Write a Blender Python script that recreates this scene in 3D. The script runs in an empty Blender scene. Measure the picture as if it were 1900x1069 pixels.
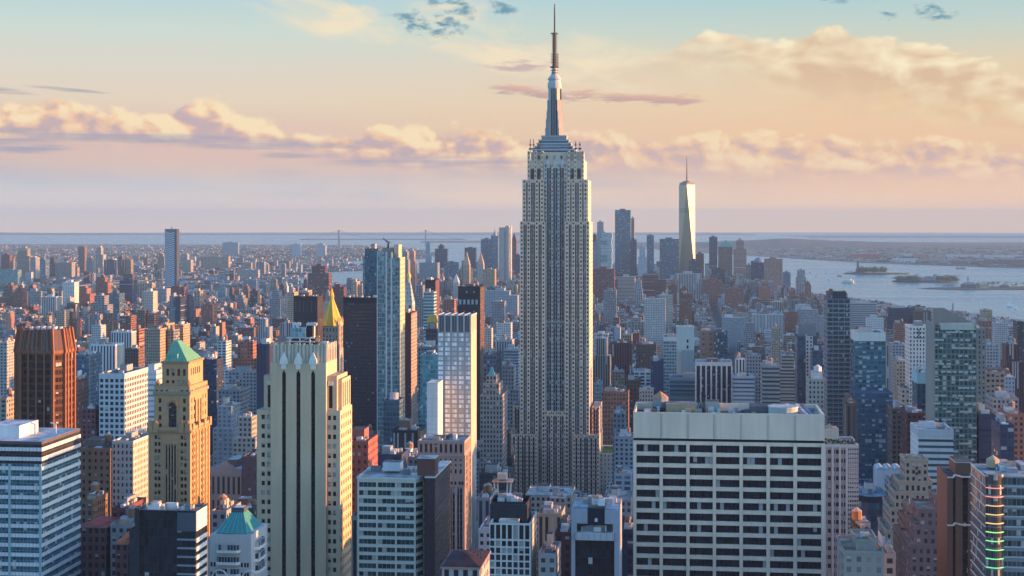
import bpy, math, random
import numpy as np
random.seed(7)
SC = bpy.context.scene
COL = SC.collection
# ------------------------------------------------------------------ camera
FPX, EYE, CX, CAMZ = 2825.0, 409.0, 950.0, 262.0      # focal length and eye level in pixels of the 1900 px photograph
cam_d = bpy.data.cameras.new("camera"); cam = bpy.data.objects.new("camera", cam_d); COL.objects.link(cam)
cam.location = (0, 0, CAMZ); cam.rotation_euler = (math.radians(90), 0, 0)
cam_d.sensor_width = 36.0; cam_d.lens = FPX / 1900.0 * 36.0
cam_d.shift_y = -(534.5 - EYE) / 1900.0
cam_d.clip_start = 1.0; cam_d.clip_end = 120000.0
SC.camera = cam
# ------------------------------------------------------------------ exposure, sun
EXPO = 2.3
SC.view_settings.view_transform = 'Standard'; SC.view_settings.look = 'None'
SC.view_settings.exposure = EXPO; SC.view_settings.gamma = 1.0
SC.view_settings.use_curve_mapping = False
SUN_EL, SUN_AZ = math.radians(4.4), math.radians(90.5)      # azimuth clockwise from +Y
sun_d = bpy.data.lights.new("sun", 'SUN'); sun = bpy.data.objects.new("sun", sun_d); COL.objects.link(sun)
sun_d.energy = 2.9; sun_d.angle = math.radians(0.5); sun_d.color = (1.0, 0.42, 0.13)
sun.rotation_euler = (math.radians(90) - SUN_EL, 0, math.pi - SUN_AZ)
sun.location = (3000, 0, 1200)
SC.cycles.max_bounces = 5; SC.cycles.diffuse_bounces = 2; SC.cycles.glossy_bounces = 3
SC.cycles.transparent_max_bounces = 6; SC.cycles.volume_bounces = 0; SC.cycles.transmission_bounces = 1
SC.cycles.use_denoising = True
SC.cycles.sample_clamp_indirect = 6.0

HAZE_DENSITY, HAZE_COLOR = 3.8e-5, (0.30, 0.50, 0.72, 1.0)
def lin(c):
    c = c / 255.0
    return c / 12.92 if c <= 0.04045 else ((c + 0.055) / 1.055) ** 2.4
def L3(r, g, b): return (lin(r), lin(g), lin(b), 1.0)

# ------------------------------------------------------------------ node arithmetic
class S:
    """A float socket with arithmetic."""
    def __init__(s, nt, o): s.nt, s.o = nt, o
    def m(s, op, *a, clamp=False):
        n = s.nt.nodes.new('ShaderNodeMath'); n.operation = op; n.use_clamp = clamp
        for i, x in enumerate((s,) + a):
            if isinstance(x, S): s.nt.links.new(x.o, n.inputs[i])
            else: n.inputs[i].default_value = x
        return S(s.nt, n.outputs[0])
    def __add__(s, o): return s.m('ADD', o)
    __radd__ = __add__
    def __sub__(s, o): return s.m('SUBTRACT', o)
    def __rsub__(s, o): return (s * -1.0) + o
    def __mul__(s, o): return s.m('MULTIPLY', o)
    __rmul__ = __mul__
    def __truediv__(s, o): return s.m('DIVIDE', o)
    def ab(s): return s.m('ABSOLUTE')
    def fl(s): return s.m('FLOOR')
    def fr(s): return s.m('FRACT')
    def lt(s, o): return s.m('LESS_THAN', o)
    def gt(s, o): return s.m('GREATER_THAN', o)
    def cl(s): return s.m('ADD', 0.0, clamp=True)
    def smooth(s, a, b):
        n = s.nt.nodes.new('ShaderNodeMapRange'); n.interpolation_type = 'SMOOTHSTEP'
        s.nt.links.new(s.o, n.inputs['Value']); n.inputs['From Min'].default_value = a; n.inputs['From Max'].default_value = b
        n.inputs['To Min'].default_value = 0; n.inputs['To Max'].default_value = 1
        return S(s.nt, n.outputs['Result'])
def vec(nt, x, y, z=0.0):
    n = nt.nodes.new('ShaderNodeCombineXYZ')
    for i, a in enumerate((x, y, z)):
        if isinstance(a, S): nt.links.new(a.o, n.inputs[i])
        else: n.inputs[i].default_value = a
    return n.outputs[0]
def sep(nt, o):
    n = nt.nodes.new('ShaderNodeSeparateXYZ'); nt.links.new(o, n.inputs[0])
    return [S(nt, x) for x in n.outputs]
def mixc(nt, f, a, b):
    n = nt.nodes.new('ShaderNodeMix'); n.data_type = 'RGBA'; n.clamp_factor = True
    for sk, x in ((n.inputs[0], f), (n.inputs[6], a), (n.inputs[7], b)):
        if isinstance(x, S): nt.links.new(x.o, sk)
        elif isinstance(x, bpy.types.NodeSocket): nt.links.new(x, sk)
        elif isinstance(x, (int, float)): sk.default_value = x
        else: sk.default_value = tuple(x) if len(x) == 4 else tuple(x) + (1.0,)
    return n.outputs[2]
def scalec(nt, c, f):
    n = nt.nodes.new('ShaderNodeVectorMath'); n.operation = 'SCALE'
    nt.links.new(c, n.inputs[0])
    if isinstance(f, S): nt.links.new(f.o, n.inputs['Scale'])
    else: n.inputs['Scale'].default_value = f
    return n.outputs[0]
def noise(nt, v, scale, detail=4, rough=0.55, dist=0.0, dim='3D'):
    n = nt.nodes.new('ShaderNodeTexNoise'); n.noise_dimensions = dim; n.inputs['Scale'].default_value = scale; n.inputs['Detail'].default_value = detail
    n.inputs['Roughness'].default_value = rough; n.inputs['Distortion'].default_value = dist
    nt.links.new(v, n.inputs['Vector']); return S(nt, n.outputs[0])
def ramp(nt, f, stops):
    n = nt.nodes.new('ShaderNodeValToRGB'); e = n.color_ramp.elements
    while len(e) < len(stops): e.new(0.5)
    for k, (p, c) in zip(e, stops): k.position = p; k.color = c
    nt.links.new(f.o, n.inputs[0]); return n.outputs[0]
def curve(nt, f, pts):
    n = nt.nodes.new('ShaderNodeFloatCurve'); c = n.mapping.curves[0]
    while len(c.points) < len(pts): c.points.new(0.5, 0.5)
    for p, (x, y) in zip(c.points, pts): p.location = (x, y); p.handle_type = 'AUTO'
    n.mapping.update(); nt.links.new(f.o, n.inputs['Value']); return S(nt, n.outputs[0])

# ------------------------------------------------------------------ sky
_noise = noise
def make_world():
    w = bpy.data.worlds.new("World"); SC.world = w; w.use_nodes = True
    nt = w.node_tree; nt.nodes.clear()
    out = nt.nodes.new('ShaderNodeOutputWorld'); bg = nt.nodes.new('ShaderNodeBackground')
    sky = nt.nodes.new('ShaderNodeTexSky'); sky.sky_type = 'NISHITA'; sky.sun_disc = False
    sky.sun_elevation = SUN_EL; sky.sun_rotation = SUN_AZ; sky.air_density = 1.0; sky.dust_density = 1.0; sky.ozone_density = 2.2
    STR = 0.15
    bg.inputs['Strength'].default_value = STR
    tc = nt.nodes.new('ShaderNodeTexCoord')
    dx, dy, dz = sep(nt, tc.outputs['Generated'])
    az = dx.m('ARCTAN2', dy)                      # 0 ahead, + towards the sun
    el = dz.m('ARCSINE')
    x = az * FPX + CX                             # direction measured in photograph-sized units
    y = EYE - el * FPX
    xn = ((x + 1000.0) / 4000.0).cl()
    def xs(pts, lo=0.0, hi=500.0):                # curve over x in 0..1900 giving y
        P = [((a + 1000.0) / 4000.0, (b - lo) / (hi - lo)) for a, b in pts]
        P = [(0.0, P[0][1])] + P + [(1.0, P[-1][1])]
        return curve(nt, xn, P) * (hi - lo) + lo
    yn = ((y + 600.0) / 1050.0).cl()
    def grad(st): return ramp(nt, yn, [((a + 600.0) / 1050.0, L3(*c)) for a, c in st])
    cl = grad([(-560, (92, 148, 186)), (-150, (140, 192, 208)), (0, (186, 213, 219)), (60, (206, 221, 211)), (130, (224, 217, 203)), (190, (232, 214, 190)),
               (250, (226, 206, 182)), (300, (212, 190, 182)), (345, (190, 190, 194)), (385, (208, 190, 178)), (436, (244, 204, 166))])
    cr = grad([(-560, (90, 146, 180)), (-150, (110, 170, 200)), (0, (176, 209, 212)), (60, (200, 213, 202)), (130, (232, 212, 178)), (200, (241, 208, 168)),
               (260, (245, 202, 158)), (320, (226, 188, 162)), (370, (236, 190, 148)), (436, (252, 198, 138))])
    col = mixc(nt, x.smooth(250, 1750), cl, cr)
    p = lambda sx, sy, ox=0.0, oy=0.0, z=0.0: vec(nt, (x + ox) / sx + z * 17.3, (y + oy) / sy + z * 5.1)
    noise = lambda nt, v, sc, de=4, ro=0.55, di=0.0: _noise(nt, v, sc, de, ro, di, '2D')
    def blob(cx, cy, rx, ry, ang=0.0, soft=1.0):
        c_, s_ = math.cos(ang), math.sin(ang)
        u = ((x - cx) * c_ + (y - cy) * s_) / rx; v = ((y - cy) * c_ - (x - cx) * s_) / ry
        return (1.0 - (u * u + v * v)).smooth(-soft, 1.0)
    def over(c, a): 
        nonlocal col
        col = mixc(nt, a, col, c)
    # soft grey bank low over the horizon
    low = noise(nt, p(420, 34, z=3.1), 1.0, 4)
    over(L3(170, 172, 186), ((low - 0.45) * 3.0).cl() * blob(500, 345, 900, 40, soft=1.0) * 0.55)
    over(L3(222, 190, 180), ((noise(nt, p(300, 22, z=8.1), 1.0, 4) - 0.45) * 3.0).cl() * blob(500, 300, 800, 30) * 0.6)
    # high wispy cream cloud, upper middle
    w1 = noise(nt, p(150, 60, z=1.7), 1.0, 6, 0.58, 0.4)
    m = (blob(560, -5, 170, 60, 0.35) + blob(930, 70, 240, 55, 0.30) + blob(700, 55, 120, 26, 0.25) * 0.6 + blob(1120, 120, 220, 45, 0.1) * 0.8).cl()
    over(L3(246, 229, 196), ((w1 - 0.40) * 4.0 * m).cl() * 0.92 * (m * 1.5).cl())
    # big cream cloud, upper right
    def billow(sx, sy, ox=0, oy=0, z=0.0):
        n = nt.nodes.new('ShaderNodeTexVoronoi'); n.feature = 'F1'; n.voronoi_dimensions = '2D'
        for k, val in (('Scale', 1.0), ('Detail', 3.0), ('Roughness', 0.5), ('Lacunarity', 2.1)): n.inputs[k].default_value = val
        wv = noise(nt, p(sx * 1.3, sy * 1.3, ox, oy, z + 5), 1.0, 1)
        nt.links.new(vec(nt, (x + ox) / sx + wv * 0.9, (y + oy) / sy + wv * 0.5 + z * 7.3), n.inputs['Vector'])
        return 1.0 - S(nt, n.outputs['Distance'])
    T2 = xs([(1000, 175), (1080, 120), (1150, 98), (1240, 84), (1280, 60), (1340, 52), (1400, 62), (1480, 46), (1530, 46), (1600, 72), (1680, 80), (1760, 100), (1820, 130), (1950, 150)])
    B2 = xs([(1000, 180), (1150, 128), (1280, 120), (1380, 150), (1480, 178), (1580, 200), (1680, 218), (1950, 255)])
    b2 = billow(190, 92, z=2.0); b2s = billow(190, 92, 22, -14, z=2.0)
    f2 = noise(nt, p(60, 34, z=6.6), 1.0, 6, 0.6)
    d2 = y - T2 + (b2 - 0.6) * 42 + (f2 - 0.5) * 30
    a2 = d2.smooth(-4, 12) * (1.0 - (y - B2 + (f2 - 0.5) * 40).smooth(-60, 40)) * x.smooth(1010, 1330)
    dep2 = (y - T2) / (B2 - T2 + 1.0)
    sh2 = ((b2 - b2s) * 1.3 + (f2 - 0.5) * 0.5 + 0.66 - dep2 * 0.55).cl()
    over(mixc(nt, sh2, L3(224, 190, 156), L3(255, 240, 202)), a2 * 0.93)
    a2b = blob(1750, 215, 260, 40, 0.12) * ((f2 - 0.35) * 3).cl()
    over(L3(240, 208, 158), a2b * 0.5)
    # thin pink-grey streak behind the spire
    n4 = noise(nt, p(60, 10, z=4.4), 1.0, 6, 0.65)
    yc = xs([(890, 158), (930, 165), (1030, 176), (1120, 181), (1220, 186), (1330, 190)])
    t4 = 1.0 - ((y - yc).ab() / 13.0)
    m4 = x.smooth(885, 940) * (1.0 - x.smooth(1270, 1335))
    a4 = ((t4 * m4 + (n4 - 0.5) * 2.6 - 0.30) * 2.2).cl() * m4
    over(mixc(nt, ((yc - y) / 16.0 + n4).cl(), L3(178, 150, 158), L3(226, 178, 160)), a4 * 0.85)
    n4b = noise(nt, p(70, 9, z=9.4), 1.0, 4)
    over(L3(200, 172, 172), ((blob(965, 124, 62, 10, 0.0, 1.5) * 0.5 + (n4 - 0.5) * 2.6 - 0.15) * 2.0).cl() * blob(965, 124, 75, 12) * 0.8)
    # cumulus band
    over(L3(240, 202, 170), blob(1150, 300, 900, 75, 0.0, 1.6) * ((noise(nt, p(260, 60, z=5.5), 1.0, 4) - 0.3) * 2.0).cl() * 0.55)
    over(L3(232, 192, 180), blob(330, 262, 420, 45, 0.03, 1.5) * 0.45)
    T1 = xs([(-200, 230), (0, 232), (30, 212), (70, 196), (140, 190), (195, 200), (250, 216), (290, 206), (340, 196), (395, 189), (450, 208), (510, 226), (560, 246), (620, 246),
             (690, 234), (715, 228), (770, 240), (860, 238), (930, 250), (1000, 256), (1090, 246), (1180, 252), (1260, 254), (1350, 247), (1450, 250), (1520, 262), (1600, 268), (1700, 258), (1800, 278), (2000, 280)])
    B1 = xs([(-200, 275), (0, 272), (300, 275), (480, 280), (600, 290), (700, 312), (960, 318), (1200, 322), (1500, 330), (2000, 335)])
    b1 = billow(74, 52); b1s = billow(74, 52, 11, -9); c1 = billow(190, 100, z=3.3); c1s = billow(190, 100, 24, -16, z=3.3)
    f1 = noise(nt, p(30, 22, z=1.1), 1.0, 5, 0.6)
    d1 = y - T1 + 12.0 + (b1 - 0.58) * 30 + (c1 - 0.6) * 8 + (f1 - 0.5) * 24
    a1 = d1.smooth(-5, 12) * (1.0 - (y - B1 + (f1 - 0.5) * 26).smooth(-34, 16))
    dep1 = ((y - T1) / (B1 - T1 + 1.0)).cl()
    lgt = ((b1 - b1s) * 1.05 + (c1 - c1s) * 1.4 + (f1 - 0.5) * 0.55 + 0.84 - dep1 * 0.70).cl()
    warm = mixc(nt, lgt, L3(230, 190, 164), L3(255, 230, 186))
    mid = mixc(nt, (lgt * 1.7).cl(), L3(200, 176, 178), L3(250, 202, 162))
    cc = mixc(nt, lgt.smooth(0.40, 0.85), mid, warm)
    fade = 0.95 - x.smooth(900, 1300) * 0.22
    over(cc, a1 * fade)
    # lavender shadow lines under the band
    n6 = noise(nt, p(190, 9, z=7.7), 1.0, 4)
    for (cx, cy, rx, ry, an, k) in ((330, 264, 330, 10, 0.03, 0.75), (800, 300, 240, 12, 0.03, 0.6), (70, 276, 75, 13, 0.02, 0.9), (20, 250, 120, 8, 0.05, 0.6), (530, 290, 40, 7, 0, 0.5)):
        over(L3(164, 162, 182), ((blob(cx, cy, rx, ry, an, 1.6) * 0.6 + (n6 - 0.5) * 1.6 - 0.2) * 2.0).cl() * k * blob(cx, cy, rx * 1.1, ry * 1.2, an, 1.0))
    for (cx, cy, rx, ry, an) in ((30, 181, 65, 6, 0.06), (150, 177, 75, 4, 0.08)):
        over(L3(172, 172, 176), ((blob(cx, cy, rx, ry, an, 1.6) * 0.6 + (n6 - 0.5) * 1.6 - 0.2) * 2.4).cl() * 0.8 * blob(cx, cy, rx, ry, an, 1.0))
    # small dark blue scraps of cloud
    n5 = noise(nt, p(34, 15, z=2.2), 1.0, 6, 0.6, 0.15)
    for (cx, cy, rx, ry, an, th) in ((785, 48, 70, 24, 0.25, .50), (838, 15, 60, 22, 0.3, .50), (836, 46, 40, 18, 0.4, .50), (928, 18, 34, 14, 0.2, .46), (1535, 4, 70, 14, 0.1, .48), (1712, 38, 50, 15, 0.2, .5), (1840, -6, 150, 22, 0.05, .42), (1630, 42, 22, 9, 0.2, .5)):
        over(L3(96, 148, 172), ((n5 + blob(cx, cy, rx, ry, an, 1.6) * 0.42 - th - 0.34) * 4.5).cl() * blob(cx, cy, rx, ry, an, 1.0) * 0.9)
    painted = scalec(nt, col, (1.0 + y.smooth(280, 425) * 0.45) * ((1.0 / STR) / (2 ** EXPO)))
    wgt = y.smooth(-620, -120) * (1.0 - az.ab().smooth(0.5, 1.3))
    n = nt.nodes.new('ShaderNodeMix'); n.data_type = 'RGBA'; nt.links.new(wgt.o, n.inputs[0])
    tint = nt.nodes.new('ShaderNodeVectorMath'); tint.operation = 'MULTIPLY'; nt.links.new(sky.outputs[0], tint.inputs[0]); tint.inputs[1].default_value = (0.76, 0.97, 1.26)
    nt.links.new(tint.outputs[0], n.inputs[6]); nt.links.new(painted, n.inputs[7])
    nt.links.new(n.outputs[2], bg.inputs['Color']); nt.links.new(bg.outputs[0], out.inputs[0])
    w.cycles.sampling_method = 'MANUAL'; w.cycles.sample_map_resolution = 512
make_world()
# ------------------------------------------------------------------ materials
def facade_material():
    m = bpy.data.materials.new("facade"); m.use_nodes = True; nt = m.node_tree; b = nt.nodes['Principled BSDF']
    def attr(nm):
        n = nt.nodes.new('ShaderNodeAttribute'); n.attribute_name = nm; return n
    uv = nt.nodes.new('ShaderNodeUVMap'); uv.uv_map = 'UVMap'
    u, v, _ = sep(nt, uv.outputs[0])
    wc, gc, wp = attr('wc'), attr('gc'), attr('wp')
    pu, pv, fu = sep(nt, wp.outputs['Vector']); fv = S(nt, wp.outputs['Alpha'])
    metal = S(nt, gc.outputs['Alpha']); blinds = S(nt, wc.outputs['Alpha'])
    cu, cv = u / pu, v / pv
    mask = ((cu.fr() - 0.5).ab() * 2.0).lt(fu) * ((cv.fr() - 0.5).ab() * 2.0).lt(fv)
    oi = nt.nodes.new('ShaderNodeObjectInfo'); rnd = S(nt, oi.outputs['Random'])
    wn = nt.nodes.new('ShaderNodeTexWhiteNoise'); wn.noise_dimensions = '4D'
    nt.links.new(vec(nt, cu.fl(), cv.fl(), pu * 13.7 + fu * 7.1), wn.inputs['Vector']); nt.links.new((rnd * 91.0).o, wn.inputs['W'])
    r1 = S(nt, wn.outputs['Value']); c1 = sep(nt, wn.outputs['Color'])
    geo = nt.nodes.new('ShaderNodeNewGeometry')
    pos = geo.outputs['Position']
    big = noise(nt, pos, 0.045, 4, 0.6)
    px, py, pz = sep(nt, pos)
    streak = noise(nt, vec(nt, px * 0.5, py * 0.5, pz * 0.035), 1.0, 3, 0.6)
    nz = sep(nt, geo.outputs['Normal'])[2]; tarp = noise(nt, pos, 0.16, 4, 0.65); flat = nz.gt(0.9)
    grime = (0.68 + big * 0.30 + streak * 0.34) * (1.0 - flat * (0.55 - tarp.smooth(0.36, 0.60) * 0.62))
    wall = scalec(nt, wc.outputs['Color'], grime)
    gdark = scalec(nt, gc.outputs['Color'], 0.55 + r1 * 0.9)
    isb = c1[1].lt(blinds)
    # a blind drawn part of the way down a window
    low = (cv.fr() - 0.5) * 2.0 + fv
    drawn = isb * low.lt(c1[2] * fv * 2.2)
    glass = mixc(nt, drawn * 0.75, gdark, (0.42, 0.42, 0.40, 1))
    base = mixc(nt, mask, wall, glass)
    nt.links.new(base, b.inputs['Base Color'])
    nt.links.new((0.86 - mask * 0.74 + mask * drawn * 0.3).o, b.inputs['Roughness'])
    nt.links.new((mask * metal * (1.0 - drawn)).o, b.inputs['Metallic'])
    nt.links.new((0.25 + mask * 0.45).o, b.inputs['Specular IOR Level'])
    # panes are never quite in one plane
    off = nt.nodes.new('ShaderNodeVectorMath'); off.operation = 'SUBTRACT'; nt.links.new(wn.outputs['Color'], off.inputs[0]); off.inputs[1].default_value = (.5, .5, .5)
    offs = scalec(nt, off.outputs[0], mask * 0.035)
    ad = nt.nodes.new('ShaderNodeVectorMath'); ad.operation = 'ADD'; nt.links.new(geo.outputs['Normal'], ad.inputs[0]); nt.links.new(offs, ad.inputs[1])
    no = nt.nodes.new('ShaderNodeVectorMath'); no.operation = 'NORMALIZE'; nt.links.new(ad.outputs[0], no.inputs[0])
    nt.links.new(no.outputs[0], b.inputs['Normal'])
    return m
FAC = facade_material()

def simple(name, col, rough=0.8, metal=0.0, nscale=0.1, namt=0.3, emit=None):
    m = bpy.data.materials.new(name); m.use_nodes = True; nt = m.node_tree; b = nt.nodes['Principled BSDF']
    geo = nt.nodes.new('ShaderNodeNewGeometry')
    n = noise(nt, geo.outputs['Position'], nscale, 4, 0.6)
    nt.links.new(mixc(nt, n, [c * (1 - namt) for c in col], [min(1, c * (1 + namt)) for c in col]), b.inputs['Base Color'])
    b.inputs['Roughness'].default_value = rough; b.inputs['Metallic'].default_value = metal
    if emit: b.inputs['Emission Color'].default_value = emit[0] + (1,); b.inputs['Emission Strength'].default_value = emit[1]
    return m
class St:
    """Facade style: wall colour, glass colour, window pitch across/up, share of the pitch that is glass, mirror share, blinds share."""
    def __init__(s, wall, glass=(0.02, 0.03, 0.045), pu=3.0, pv=3.6, fu=0.45, fv=0.5, metal=0.12, blinds=0.18):
        s.wall, s.glass, s.pu, s.pv, s.fu, s.fv, s.metal, s.blinds = wall, glass, pu, pv, fu, fv, metal, blinds
    def but(s, **k):
        t = St(s.wall, s.glass, s.pu, s.pv, s.fu, s.fv, s.metal, s.blinds)
        for a, b in k.items(): setattr(t, a, b)
        return t
def plain(*c): return St(c if len(c) == 3 else c[0], fu=0.0, fv=0.0)
TAR, SILVER, GRAVEL, WHITEROOF, TANROOF = plain(.07, .075, .08), plain(.42, .44, .45), plain(.24, .23, .22), plain(.62, .63, .63), plain(.34, .28, .21)
STEEL, DARKSTEEL, WOOD, COPPER = plain(.35, .36, .37), plain(.09, .09, .10), plain(.26, .14, .08), plain(.16, .42, .34)
STONE, LIME, CREAM, TAN = (.42, .37, .30), (.50, .45, .35), (.56, .50, .40), (.42, .31, .20)
BRICK, RED, BROWN, GRAY, WHITE = (.30, .12, .08), (.26, .07, .06), (.22, .13, .09), (.33, .33, .34), (.70, .70, .68)

# ------------------------------------------------------------------ mesh builder
class MB:
    def __init__(s): s.v, s.f, s.uv, s.wc, s.gc, s.wp = [], [], [], [], [], []
    def face(s, pts, st, uvs=None, pu=None, pv=None, fu=None):
        b = len(s.v); s.v.extend(pts); s.f.append(tuple(range(b, b + len(pts))))
        s.uv.extend(uvs or [(p[0], p[1]) for p in pts])
        s.wc.append((*st.wall, st.blinds)); s.gc.append((*st.glass, st.metal))
        s.wp.append((pu or st.pu, pv or st.pv, st.fu if fu is None else fu, st.fv if fu is None else (st.fv if fu else 0.0)))
    def wall(s, a, b, z0, z1, st, zb=None):
        """Upright wall from a to b, outside on the right hand of a->b."""
        L = math.hypot(b[0] - a[0], b[1] - a[1]); H = z1 - z0
        if L < 1e-6 or H < 1e-6: return
        pu, pv = st.pu, st.pv
        if st.fu > 0:
            n = max(1, round(L / pu)); pu = L / n
            if H > pv * 1.2: pv = H / max(1, round(H / pv))
        s.face([(a[0], a[1], z0), (b[0], b[1], z0), (b[0], b[1], z1), (a[0], a[1], z1)], st, [(0, H), (L, H), (L, 0), (0, 0)], pu, pv, 0.0 if (H < 2.2 and st.fv < .9) else None)
    def prism(s, poly, z0, z1, st, top=None, bottom=False):
        n = len(poly)
        for i in range(n):
            q = st[i] if isinstance(st, (list, tuple)) else st
            if q: s.wall(poly[i], poly[(i + 1) % n], z0, z1, q)
        t = top if top is not None else (st if isinstance(st, St) else st[0]).but(fu=0.0)
        if top is not False: s.face([(x, y, z1) for x, y in poly], t.but(fu=0.0))
        if bottom: s.face([(x, y, z0) for x, y in reversed(poly)], t.but(fu=0.0))
    def box(s, x0, x1, y0, y1, z0, z1, st, top=None, bottom=False):
        s.prism([(x0, y0), (x1, y0), (x1, y1), (x0, y1)], z0, z1, st, top, bottom)
    def parapet_roof(s, x0, x1, y0, y1, z, wall, roof, h=1.1, t=0.5):
        """A recessed flat roof inside a parapet whose top is at z."""
        i = [(x0 + t, y0 + t), (x1 - t, y0 + t), (x1 - t, y1 - t), (x0 + t, y1 - t)]; o = [(x0, y0), (x1, y0), (x1, y1), (x0, y1)]
        w = wall.but(fu=0.0)
        for k in range(4):
            a, b, c, d = o[k], o[(k + 1) % 4], i[(k + 1) % 4], i[k]
            s.face([(*a, z), (*b, z), (*c, z), (*d, z)], w)
            s.wall(c, d, z - h, z, w)
        s.face([(*p, z - h) for p in i], roof.but(fu=0.0))
    def frustum(s, p0, z0, p1, z1, st, top=None):
        n = len(p0)
        for i in range(n):
            j = (i + 1) % n
            a, b, c, d = (*p0[i], z0), (*p0[j], z0), (*p1[j], z1), (*p1[i], z1)
            L = math.dist(a, b); H = math.dist(a, d)
            s.face([a, b, c, d], st, [(0, H), (L, H), (L, 0), (0, 0)])
        if top is not False: s.face([(x, y, z1) for x, y in p1], (top or st).but(fu=0.0))
    def ring(s, cx, cy, r, n, a0=0.0): return [(cx + r * math.cos(a0 + 2 * math.pi * k / n), cy + r * math.sin(a0 + 2 * math.pi * k / n)) for k in range(n)]
    def cyl(s, cx, cy, r, z0, z1, st, n=10, r1=None, top=None):
        s.frustum(s.ring(cx, cy, r, n), z0, s.ring(cx, cy, r if r1 is None else max(r1, 0.01), n), z1, st, top)
    def lathe(s, cx, cy, prof, st, n=12):
        for (r0, z0), (r1, z1) in zip(prof, prof[1:]): s.cyl(cx, cy, max(r0, .01), z0, z1, st, n, r1, top=None)
    def tank(s, cx, cy, z, r=2.2, h=4.2, leg=2.6, wood=None, cone=None):
        for a in (0.8, 2.4, 3.9, 5.5):
            x, y = cx + r * .7 * math.cos(a), cy + r * .7 * math.sin(a)
            s.box(x - .15, x + .15, y - .15, y + .15, z, z + leg, DARKSTEEL)
        s.cyl(cx, cy, r, z + leg, z + leg + h, wood or WOOD, 9, top=False)
        s.cyl(cx, cy, r * 1.06, z + leg + h, z + leg + h + r * .75, cone or plain(.30, .27, .24), 9, 0.05)
    def beam(s, a, b, w, st):
        """A square bar between two points."""
        A, B = np.array(a, float), np.array(b, float); d = B - A; L = np.linalg.norm(d)
        if L < 1e-6: return
        d /= L; up = np.array((0, 0, 1.0)) if abs(d[2]) < .95 else np.array((1.0, 0, 0))
        e = np.cross(d, up); e /= np.linalg.norm(e); g = np.cross(e, d); e *= w / 2; g *= w / 2
        q = [A + e + g, A - e + g, A - e - g, A + e - g, B + e + g, B - e + g, B - e - g, B + e - g]
        q = [tuple(x) for x in q]
        for i, j, k, l in ((0, 1, 5, 4), (1, 2, 6, 5), (2, 3, 7, 6), (3, 0, 4, 7), (3, 2, 1, 0), (4, 5, 6, 7)): s.face([q[i], q[j], q[k], q[l]], st.but(fu=0.0))
    def build(s, name, parent=None, mat=None, kind=None, smooth=False):
        if not s.f: return None
        me = bpy.data.meshes.new(name); me.from_pydata(s.v, [], s.f)
        me.uv_layers.new(name='UVMap').data.foreach_set('uv', np.array(s.uv, 'f').ravel())
        for nm, a in (('wc', s.wc), ('gc', s.gc), ('wp', s.wp)):
            me.attributes.new(nm, 'FLOAT_COLOR', 'FACE').data.foreach_set('color', np.array(a, 'f').ravel())
        me.materials.append(mat or getattr(s, 'mat', None) or FAC)
        if smooth: me.shade_smooth()
        o = bpy.data.objects.new(name, me); COL.objects.link(o)
        if parent: o.parent = parent
        if kind: o['kind'] = kind
        return o

# ------------------------------------------------------------------ placing by the photograph, in metres on the street grid
GA = math.radians(6.4); SG, CG = math.sin(GA), math.cos(GA)
def xat(px, D): return (px - CX) / FPX * D
def zat(py, D): return CAMZ - (py - EYE) / FPX * D
def pxof(X, Y): return CX + FPX * X / Y
def pyof(Z, Y): return EYE + FPX * (CAMZ - Z) / Y
OCC = []           # (footprint corners, x0, x1, ytop, ybottom seen, D)  of every building placed by hand
AUTO = []          # things whose label is composed at the end
LAND = []          # landmarks that other labels refer to
def tag(o, label=None, cat=None, group=None, kind=None):
    for k, v in (('label', label), ('category', cat), ('group', group), ('kind', kind)):
        if v: o[k] = v
    return o
WINMESH = {}
def window_mesh(w, h, st, name):
    k = (round(w, 2), round(h, 2), st.wall, st.glass, st.pu, st.pv, st.fu, st.fv, st.blinds, st.metal, name)
    if k not in WINMESH:
        m = MB(); m.wall((-w / 2, 0), (w / 2, 0), -h / 2, h / 2, st)
        o = m.build(name); WINMESH[k] = o.data; bpy.data.objects.remove(o)
    return WINMESH[k]
def tank_on(b, x, y, z, r=2.2, h=4.2, leg=2.6, wood=None, cone=None):
    """A wooden roof tank: barrel with its stand and conical cap."""
    m = MB(); m.cyl(x, y, r, z + leg, z + leg + h, wood or WOOD, 9, top=False); st, c = MB(), MB()
    for a in (0.8, 2.4, 3.9, 5.5):
        X, Y = x + r * .7 * math.cos(a), y + r * .7 * math.sin(a); st.box(X - .15, X + .15, Y - .15, Y + .15, z, z + leg + .1, DARKSTEEL)
    st.cyl(x, y, r, z + leg - .3, z + leg, DARKSTEEL, 9)
    c.cyl(x, y, r * 1.06, z + leg + h, z + leg + h + r * .75, cone or plain(.30, .27, .24), 9, 0.05)
    b.tanks.append((m, st, c))
def build_tanks(L, root):
    for m, st, c in L:
        o = m.build('water_tank', root); st.build('tank_stand', o); c.build('tank_cap', o)
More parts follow.
